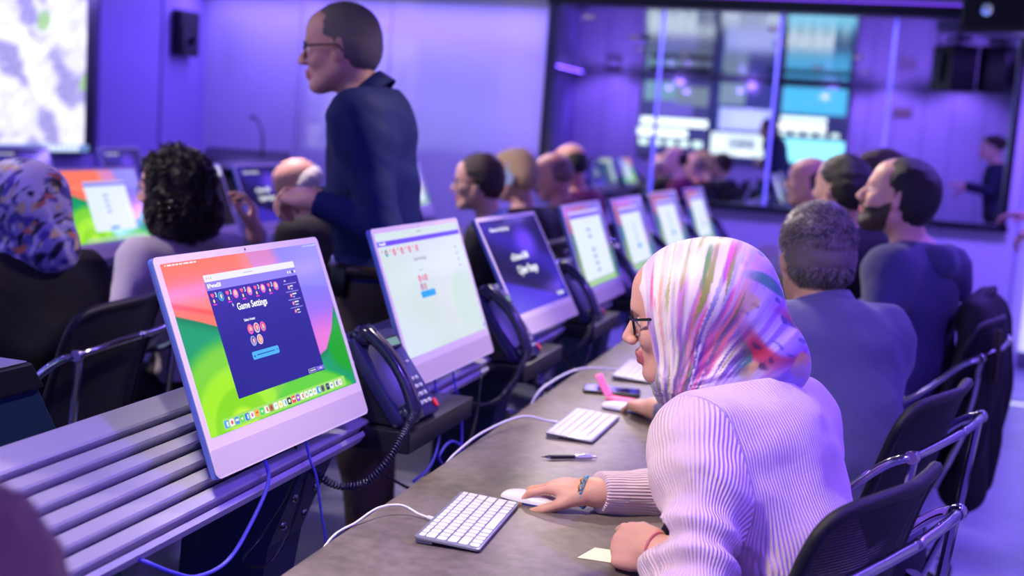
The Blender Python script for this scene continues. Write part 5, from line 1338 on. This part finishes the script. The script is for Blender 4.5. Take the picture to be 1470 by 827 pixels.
for y in(1,-1):
    b=MB(); b.tube([tuple(F1.p(.083-abs(t-.5)*.010-.016*t,y*(.014+.036*t),.021+.008*math.sin(t*2.6))-O1) for t in np.linspace(0,1,8)],[.001,.0024,.0028,.0027,.0024,.002,.0015,.0008],6); b.build('eyebrow',HAIR_DK,W1,True)
# bracelets and rings
def bangle(root,off,c,axis,r,name,m,wave=True,th=.0016,beads=0):
    ax=np.array(axis,float);ax/=np.linalg.norm(ax);e1=np.cross(ax,[.1,.2,1.]);e1/=np.linalg.norm(e1);e2=np.cross(ax,e1); c=np.array(c)
    P=[c+(e1*math.cos(t)*r+e2*math.sin(t)*r)+ax*(.0015*math.sin(t*12) if wave else 0)-off for t in np.linspace(0,2*math.pi,64,endpoint=False)]
    b=MB(); b.tube(P,th,6,closed=True)
    if wave:
        P2=[c+(e1*math.cos(t)*r+e2*math.sin(t)*r)+ax*(.005-.0015*math.sin(t*12))-off for t in np.linspace(0,2*math.pi,64,endpoint=False)]; b.tube(P2,th,6,closed=True)
    for i in range(beads):
        t=2*math.pi*i/beads; b.sph(c+(e1*math.cos(t)*(r+.001)+e2*math.sin(t)*(r+.001))+ax*.0025-off,.0024,5)
    return b.build(name,m,root,True)
bangle(W1,O1,(-.4865,2.153,.777),(-.95,.1,0),.0275,'gold_bracelet',gold,True,.0014)
bangle(W1,O1,(-.4835,2.153,.777),(-.95,.1,0),.0282,'blue_bead_bracelet',mat('turquoise_beads','58B8E8',.3),False,.0006,26)
bangle(W1,O1,(-.298,1.866,.789),(-.75,.45,-.05),.0275,'pink_bracelet',mat('bracelet_rose','C86A78',.4),False,.0028)

# ------------------------------------------------------------------ the grey haired man next to her
M_POLO=mat('grey_polo_fabric','4C4C74',.75,spec=.3,bump=(300,.2),sheen=.2)
def polo_stripes(m):
    nt=m.node_tree; b=nt.nodes['Principled BSDF']; tc=nt.nodes.new('ShaderNodeTexCoord'); wv=nt.nodes.new('ShaderNodeTexWave'); wv.bands_direction='Z'; wv.inputs['Scale'].default_value=75; wv.inputs['Distortion'].default_value=.6
    rp=nt.nodes.new('ShaderNodeValToRGB'); rp.color_ramp.elements[0].color=(*lin('48466E'),1); rp.color_ramp.elements[1].color=(*lin('56547C'),1)
    nt.links.new(tc.outputs['Object'],wv.inputs['Vector']); nt.links.new(wv.outputs['Fac'],rp.inputs['Fac']); nt.links.new(rp.outputs['Color'],b.inputs['Base Color'])
polo_stripes(M_POLO)
P2,F2,O2,_=person('grey haired man in a blue-grey polo shirt, seen from behind beside the pink sweater',(-.07,2.86,0),(-.165,3.03,1.180),118,-6,1.0,
    neck=(-.13,2.985,1.045),f=(-.72,.69),pelvis=(-.02,2.84,.53),res=.006,skin=SKIN_T,shirt=M_POLO,trousers=mat('trousers_navy','171B30',.7),collar=M_POLO,rounded=.03,bulk=1.12,sw=.195,cuff=.16,
    armL=((-.33,2.72,.80),(-.50,2.93,.775)),armR=((.0,3.30,.80),(-.38,3.30,.775)),hair='short',hair_m=HAIR_GR)
reg=lambda p,u: (p[0]-.070)*.86-(p[2]-.068)*.5<0 and p[0]-.012-2.2*max(p[2]-.022,0)+1.5*min(.03,max(0,-(p[2]+.012)))<0 and p[2]>-.070+.2*(p[0]+.05)
V,Fa,MI=tufts(F2,1.0,5200,.021,.00085,5,lambda p:(.55+.2*math.sin(p[2]*60),.35*math.sin(p[0]*45+p[1]*30),-.55 if p[2]<.09 else .1),reg,.35)
link('hair_tufts',V,Fa,[mat('hair_grey_mid','6A6468',.4),mat('hair_grey_dark','332C2E',.4),mat('hair_grey_light','A29A96',.4)],P2,True,MI,O2)

# ------------------------------------------------------------------ the bearded man in the hooded sweatshirt
M_HOOD=mat('hoodie_grey_blue','4A4A72',.85,spec=.2,bump=(220,.2),sheen=.2)
P3,F3,O3,I3=person('bearded man in a grey-blue hooded sweatshirt looking up to the left',(.06,4.08,0),(.015,4.150,1.300),176,11,1.06,
    neck=(.105,4.19,1.125),f=(-.92,.38),pelvis=(.10,4.12,.52),res=.007,skin=SKIN,shirt=M_HOOD,trousers=mat('trousers_navy','171B30',.7),bulk=1.15,sw=.205,rounded=.02,
    armL=((-.02,3.83,.86),(-.30,4.0,.80)),armR=((-.06,4.44,.86),(-.34,4.3,.80)),hair='receding',hair_m=HAIR_DK)
V,Fa=surf([cap((.16,4.10,1.10),(.20,4.27,1.09),.055,.055,.04),cap((.20,4.18,1.08),(.225,4.22,1.02),.070,.055,.04),cap((.06,4.08,1.105),(.16,4.08,1.11),.03,.045,.03),cap((.10,4.32,1.105),(.18,4.29,1.10),.03,.045,.03)],.008,0,lambda X,Y,Z,D:(.006*noise3(np.stack(np.broadcast_arrays(X,Y,Z),-1),40,2)).astype(np.float32))
link('hood',V,Fa,M_HOOD,P3,True,None,O3)
def beard(F,root,off,m,s=1.0):
    hp=head_prims(F,s)
    def clip(X,Y,Z,D):
        x=((X-F.o[0])*F.m[0,0]+(Y-F.o[1])*F.m[1,0]+(Z-F.o[2])*F.m[2,0])/s;y=((X-F.o[0])*F.m[0,1]+(Y-F.o[1])*F.m[1,1]+(Z-F.o[2])*F.m[2,1])/s;z=((X-F.o[0])*F.m[0,2]+(Y-F.o[1])*F.m[1,2]+(Z-F.o[2])*F.m[2,2])/s
        wob=.003*np.sin(x*170+z*120)+.002*np.sin(y*200+z*90)
        top=np.where(x>.066,-.050,-.052+(.066-x)*.55)            # cheek line rising to the sideburn
        c=np.maximum(z-top+wob,.004-x); mouth=.0125-np.sqrt(((z+.0665)*1.35)**2+np.maximum(np.abs(y)-.017,0)**2+np.maximum(.075-x,0)**2)
        return np.maximum(np.maximum(D,c*s),mouth*s)
    V,Fa=surf(hp,.004,.0035,lambda X,Y,Z,D:(.0011*noise3(np.stack(np.broadcast_arrays(X,Y,Z),-1),200,2)).astype(np.float32),clip,0)
    return link('beard',V,Fa,m,root,True,None,off)
beard(F3,P3,O3,HAIR_BR,1.06)
# dark jacket over his chair
def jacket():
    rt=thing('jacket','black jacket hanging over the chair of the man in the hooded sweatshirt','jacket',(.30,4.18,1.0)); off=np.array((.30,4.18,1.0))
    m=np.array(Matrix.Rotation(R(-13),3,'Z'))
    def fold(X,Y,Z,D):
        return (.013*np.sin(Y*42+2*np.sin(Z*6))*np.clip((1.04-Z)/.3,0,1)+.007*noise3(np.stack(np.broadcast_arrays(X,Y,Z),-1),14,3)).astype(np.float32)
    V,Fa=surf([cap((.268,3.97,.975),(.335,4.36,.985),.030,.030,.08),ell((.33,4.17,.76),np.array([.050,.235,.25]),m,.08),cap((.29,3.96,.90),(.30,3.94,.42),.055,.065,.08),cap((.36,4.36,.90),(.38,4.38,.48),.05,.06,.08),cap((.33,4.12,.90),(.35,4.18,.40),.05,.055,.08)],.010,0,fold)
    link('shell',V,Fa,mat('jacket_black','0C0B12',.75,bump=(200,.2)),rt,True,None,off)
    b=MB(); b.tube(smooth_path([np.array(p)-off for p in[(.30,4.04,.995),(.325,4.10,1.02),(.34,4.20,1.025),(.34,4.28,1.005)]],6),[.013]*19,8); b.build('collar',mat('jacket_black','0C0B12',.75),rt,True)
    b=MB(); b.box(np.array((.345,3.86,.86))-off,(.012,.06,.16),bev=.006); b.build('patch_pocket',mat('pocket_brown','3A2A20',.6),rt)
jacket()
# ------------------------------------------------------------------ farther people in the front row
M_DSH=mat('shirt_dark','14141C',.8); M_LBL=mat('shirt_light_blue','8FA0E0',.7); M_DSUIT=mat('suit_dark','101018',.7,bump=(300,.1))
P4,F4,O4,_=person('man with short dark hair between the grey haired man and the bearded man',(-.10,4.86,0),(-.195,4.86,1.290),150,2,1.04,neck=(-.12,4.91,1.125),f=(-.95,.3),pelvis=(-.03,4.95,.52),res=.009,skin=SKIN,shirt=M_DSH,trousers=M_DSUIT,collar=M_LBL,
    armL=((-.25,4.62,.85),(-.44,4.84,.93)),armR=((-.22,5.2,.85),(-.46,5.05,.86)),handL=dict(d=(-.6,.5,.45),pn=(-.3,.3,-.8),curl=(.5,.6,.6,.6)),hair='short',hair_m=HAIR_DK)
person('person whose wavy brown hair shows behind the bearded man',(-.02,5.60,0),(-.06,5.58,1.315),165,0,1.0,neck=(-.0,5.60,1.13),f=(-1,.1),pelvis=(.03,5.62,.52),res=.010,skin=SKIN,shirt=M_DSH,trousers=M_DSUIT,hair='swept',hair_m=HAIR_BR)
person('balding man in profile, farthest of the front row',(-.30,6.15,0),(-.395,6.12,1.270),178,0,1.0,neck=(-.34,6.13,1.09),f=(-1,0),pelvis=(-.24,6.2,.52),res=.010,skin=SKIN_P,shirt=M_DSH,trousers=M_DSUIT,hair='balding',hair_m=HAIR_BR)

# ------------------------------------------------------------------ the standing man
M_NSH=mat('shirt_navy_dots','0E1C58',.75,spec=.3,bump=(260,.12))
S1,FS,OS,IS=person('standing man with glasses in a navy shirt, hands clasped in front',(-1.42,3.2,0),(-1.520,3.185,1.625),197,-7,1.03,
    neck=(-1.425,3.21,1.485),f=(-.965,-.26),pelvis=(-1.36,3.20,.96),stand=True,res=.006,skin=SKIN_P,shirt=M_NSH,trousers=mat('trousers_olive','4E4030',.8,bump=(60,.5)),bulk=1.06,sw=.185,collar=M_NSH,hair='buzz',hair_m=HAIR_GR,gl=True,
    armL=((-1.275,2.985,1.145),(-1.480,2.975,1.205)),armR=((-1.40,3.44,1.14),(-1.57,3.16,1.20)),
    handL=dict(d=(-.93,.30,.10),pn=(.15,.35,-.9),side=1,thumb=.6,spread=.03,finger_curls=[(.7,.9,.5),(.8,.9,.6),(.9,.9,.6),(1.0,.9,.6)],thumb_dir=(.8,.3,.2)),
    handR=dict(d=(-.75,-.62,.0),pn=(.2,-.5,-.6),side=-1,thumb=.6,spread=.03,finger_curls=[(.9,.9,.5),(1.0,.9,.6),(1.0,.9,.6),(1.1,.9,.6)]),cuff=.0)
b=MB(); cc=np.array([-1.352,3.20,1.02])-OS
b.tube([cc+np.array([.138*math.cos(t),.178*math.sin(t),0]) for t in np.linspace(0,2*math.pi,40,endpoint=False)],.017,8,closed=True); b.build('belt',mat('belt_brown','2C1C14',.4),S1,True)
b=MB(); b.box(cc+np.array([-.155,0,0]),(.012,.05,.038),bev=.004); b.build('belt_buckle',M_CHR,S1)
b=MB(); b.box(cc+np.array([-.06,-.175,-.03]),(.05,.03,.09),bev=.01); b.build('belt_pouch',M_BLK,S1)

# ------------------------------------------------------------------ second row
R1,FR1,OR1,_=person('person in a floral headscarf and dark jacket at the left edge',(-2.22,2.68,0),(-2.245,2.735,1.135),175,-4,1.0,neck=(-2.22,2.75,.985),f=(-.98,.15),pelvis=(-2.12,2.72,.51),res=.008,skin=SKIN,shirt=mat('jacket_dark_brown','16130F',.8,bump=(200,.2)),trousers=M_DSUIT,bulk=1.25,sw=.20)
def floral2(P,kn):
    x,y,z=P.T; B_=P*np.array([88,64,88]); mixn=lambda C,c,t:C*(1-t[:,None])+hx(c)*t[:,None]
    C=np.zeros((len(x),3))+hx('F4ECEE'); C=mixn(C,'6A5CC8',sm(.03,-.06,z)*.65); C=mixn(C,'3A2E90',sm(.05,.3,noise3(B_,1,31))*.8); C=mixn(C,'141030',sm(.2,.38,noise3(B_,1.2,32))); C=mixn(C,'F2D890',sm(.34,.5,noise3(B_,.8,33))); C=mixn(C,'E88A60',sm(.42,.55,noise3(B_,.9,34))); C=mixn(C,'F4F0F8',sm(.25,.45,noise3(B_,1,35))*.8); return C
scarf(FR1,R1,OR1,.006,(.03,-.125),floral2)
CUR,FC,OC,IC=person('person with curly black hair and a pale grey sweater, second row',(-2.2,3.52,0),(-2.255,3.50,1.155),186,-2,1.0,neck=(-2.20,3.535,.985),f=(-.93,.36),pelvis=(-2.10,3.5,.51),res=.007,skin=SKIN_P,shirt=mat('sweater_pale_grey','BDB4C4',.85,bump=(240,.25)),trousers=M_DSUIT,gl=False,
    armL=((-2.24,3.22,.80),(-2.46,3.36,.80)),armR=((-2.10,3.80,.84),(-1.95,3.52,1.045)),handR=dict(d=(-.15,.05,.95),pn=(-.8,-.3,0),curl=(.5,.6,.7,.8),side=-1,s=.95),bulk=1.02)
g_=glasses(FC,1.0,CUR,OC,'glasses',.0022,mat('glasses_gold','D8C078',.2,metal=.8))
def curly(F,root,off):
    E=lambda c,r,k=.04: ell(F.p(*c),np.array(r),F.m,k)
    def clip(X,Y,Z,D):
        x=((X-F.o[0])*F.m[0,0]+(Y-F.o[1])*F.m[1,0]+(Z-F.o[2])*F.m[2,0]);z=((X-F.o[0])*F.m[0,2]+(Y-F.o[1])*F.m[1,2]+(Z-F.o[2])*F.m[2,2])
        return np.maximum(D,np.where(z>.075,-1,x-.045))
    disp=lambda X,Y,Z,D:(.006*noise3(np.stack(np.broadcast_arrays(X,Y,Z),-1),70,2)+.003*noise3(np.stack(np.broadcast_arrays(X,Y,Z),-1),150,3)).astype(np.float32)
    V,Fa=surf([E((-.025,0,.03),(.118,.112,.108)),E((-.045,0,-.06),(.115,.130,.105)),E((-.055,0,-.115),(.10,.128,.055))],.006,0,disp,clip)
    link('hair',V,Fa,HAIR_DK,root,True,None,off)
    rs=np.random.RandomState(4); VV=[];FF=[];made=0; b=MB()
    while made<620:
        u=rs.normal(size=3);u/=np.linalg.norm(u)
        low=rs.rand()<.62
        c,r=((-.045,0,-.065),(.117,.132,.108)) if low else ((-.025,0,.03),(.118,.112,.108))
        p=np.array(c)+np.array(r)*u*(1+.03*rs.rand())
        if p[0]>.035 and p[2]<.08: continue
        if p[0]>.065: continue
        n=u/np.array(r);n/=np.linalg.norm(n); dn=np.array([-.15,0,-1.])-n*(np.array([-.15,0,-1.])@n)*.9; dn+=rs.normal(size=3)*.12; dn/=np.linalg.norm(dn)+1e-9
        L=.045+.035*rs.rand(); sd=np.cross(dn,n); sd/=np.linalg.norm(sd)+1e-9; ph=rs.rand()*6.3; R0=.007+.003*rs.rand(); tn=L/.022; pts=[]
        m=int(tn*7)
        for k in range(m+1):
            t=k/m; a=ph+2*math.pi*tn*t; pts.append(F.p(*(p+dn*L*(t-.35)+n*(.002+R0*math.cos(a)-.03*max(0,t-.7)**2)+sd*R0*math.sin(a)))-off)
        b.tube(pts,.0034,4,cap=False); made+=1
    b.build('curls',mat('hair_curls_dark','2E221C',.35),root,True)
curly(FC,CUR,OC)
person('white haired balding man in dark clothes behind the clasped hands of the standing man',(-2.42,4.92,0),(-2.515,4.89,1.115),203,-26,1.0,neck=(-2.44,4.92,.97),f=(-1,.0),pelvis=(-2.34,4.95,.51),res=.009,skin=SKIN_P,shirt=mat('shirt_olive_dark','2A2620',.8),trousers=M_DSUIT,hair='fringe',hair_m=HAIR_WH,rounded=.03)
person('dark haired man with glasses, dark jacket and light blue collar, second row',(-1.70,5.22,0),(-1.782,5.215,1.180),194,-4,1.04,neck=(-1.70,5.235,1.00),f=(-.99,-.1),pelvis=(-1.62,5.25,.51),res=.009,skin=SKIN,shirt=M_DSUIT,trousers=M_DSUIT,collar=M_LBL,hair='short',hair_m=HAIR_BR,gl=True,bulk=1.1)
P5,F5,O5,_=person('fair haired person wearing a headset, behind the dark haired man with glasses',(-1.80,6.02,0),(-1.862,6.03,1.185),172,-8,1.04,neck=(-1.80,6.06,1.00),f=(-.9,.35),pelvis=(-1.72,6.05,.51),res=.010,skin=SKIN,shirt=M_DSUIT,trousers=M_DSUIT,hair='swept',hair_m=HAIR_FAIR,bulk=1.1)
b=MB(); b.tube([tuple(F5.p(-.01,.097*math.cos(t),.01+.115*math.sin(t))-O5) for t in np.linspace(0,math.pi,16)],.006,6); b.lathe([(.001,-.012),(.034,-.012),(.036,.0),(.03,.012),(.001,.012)],14,Matrix(F5.m.tolist())@Matrix.Rotation(R(90),3,'X'),F5.p(-.01,.098,-.01)-O5); b.tube([tuple(F5.p(-.01,.098,-.02)-O5),tuple(F5.p(.06,.085,-.07)-O5)],.003,6); b.build('headset',mat('headset_pale','A8C0D8',.4),P5)
person('bald man in a dark jacket with a touch of red at the collar, second row',(-1.77,6.70,0),(-1.842,6.68,1.180),188,-18,1.05,neck=(-1.77,6.71,1.00),f=(-.95,.2),pelvis=(-1.68,6.75,.51),res=.010,skin=SKIN_P,shirt=mat('jacket_dark_green','1E1C1A',.8),trousers=M_DSUIT,collar=mat('collar_red','8A1838',.8),hair='balding',hair_m=mat('hair_shaved','8A7068',.6),bulk=1.15)
person('person with thinning dark hair in a maroon top, farthest of the second row',(-1.86,7.35,0),(-1.915,7.33,1.235),160,-4,1.04,neck=(-1.84,7.36,1.05),f=(-.95,.2),pelvis=(-1.75,7.38,.51),res=.010,skin=SKIN_P,shirt=mat('sweater_maroon','6E1044',.85),trousers=M_DSUIT,hair='balding',hair_m=HAIR_DK,bulk=1.15)

# ------------------------------------------------------------------ the woman standing at the right edge
S2,F6,O6,_=person('woman with a hair bun standing at the right edge, mirrored in the window glass',(.93,6.12,0),(.83,6.12,1.545),176,-6,.98,neck=(.90,6.12,1.375),f=(-1,0),pelvis=(.95,6.12,.93),stand=True,res=.0075,skin=SKIN,shirt=mat('blouse_navy','14183A',.75),trousers=mat('trousers_dark','1A1A26',.7),shoe=mat('shoe_dark_blue','141436',.35),hair='bun',hair_m=HAIR_BR,bulk=1.0,sw=.17,
    armL=((.86,5.90,1.13),(.64,5.98,1.155)),armR=((.86,6.34,1.14),(.63,6.22,1.185)),
    handL=dict(d=(-.75,.1,-.55),pn=(.3,.2,-.8),curl=(.4,.5,.5,.6),s=.93),handR=dict(d=(-1,-.1,.05),pn=(.0,-.2,-1),curl=(.25,.35,.4,.5),s=.93,side=-1))
bangle(S2,O6,(.655,5.975,1.152),(-.9,.3,.1),.032,'wrist_watch',mat('watch_silver','B8C0D0',.25,metal=.8),False,.005)
# ------------------------------------------------------------------ blurred head close to the camera
person('blurred brown haired person cut off by the lower left corner',(-.66,.78,0),(-.688,.750,1.003),172,-12,1.0,neck=(-.625,.76,.845),f=(-.95,.2),pelvis=(-.50,.76,.50),res=.008,skin=SKIN_T,shirt=M_DSH,trousers=M_DSUIT,hair='swept',hair_m=mat('hair_light_brown','8A6A52',.5,bump=(300,.5)))
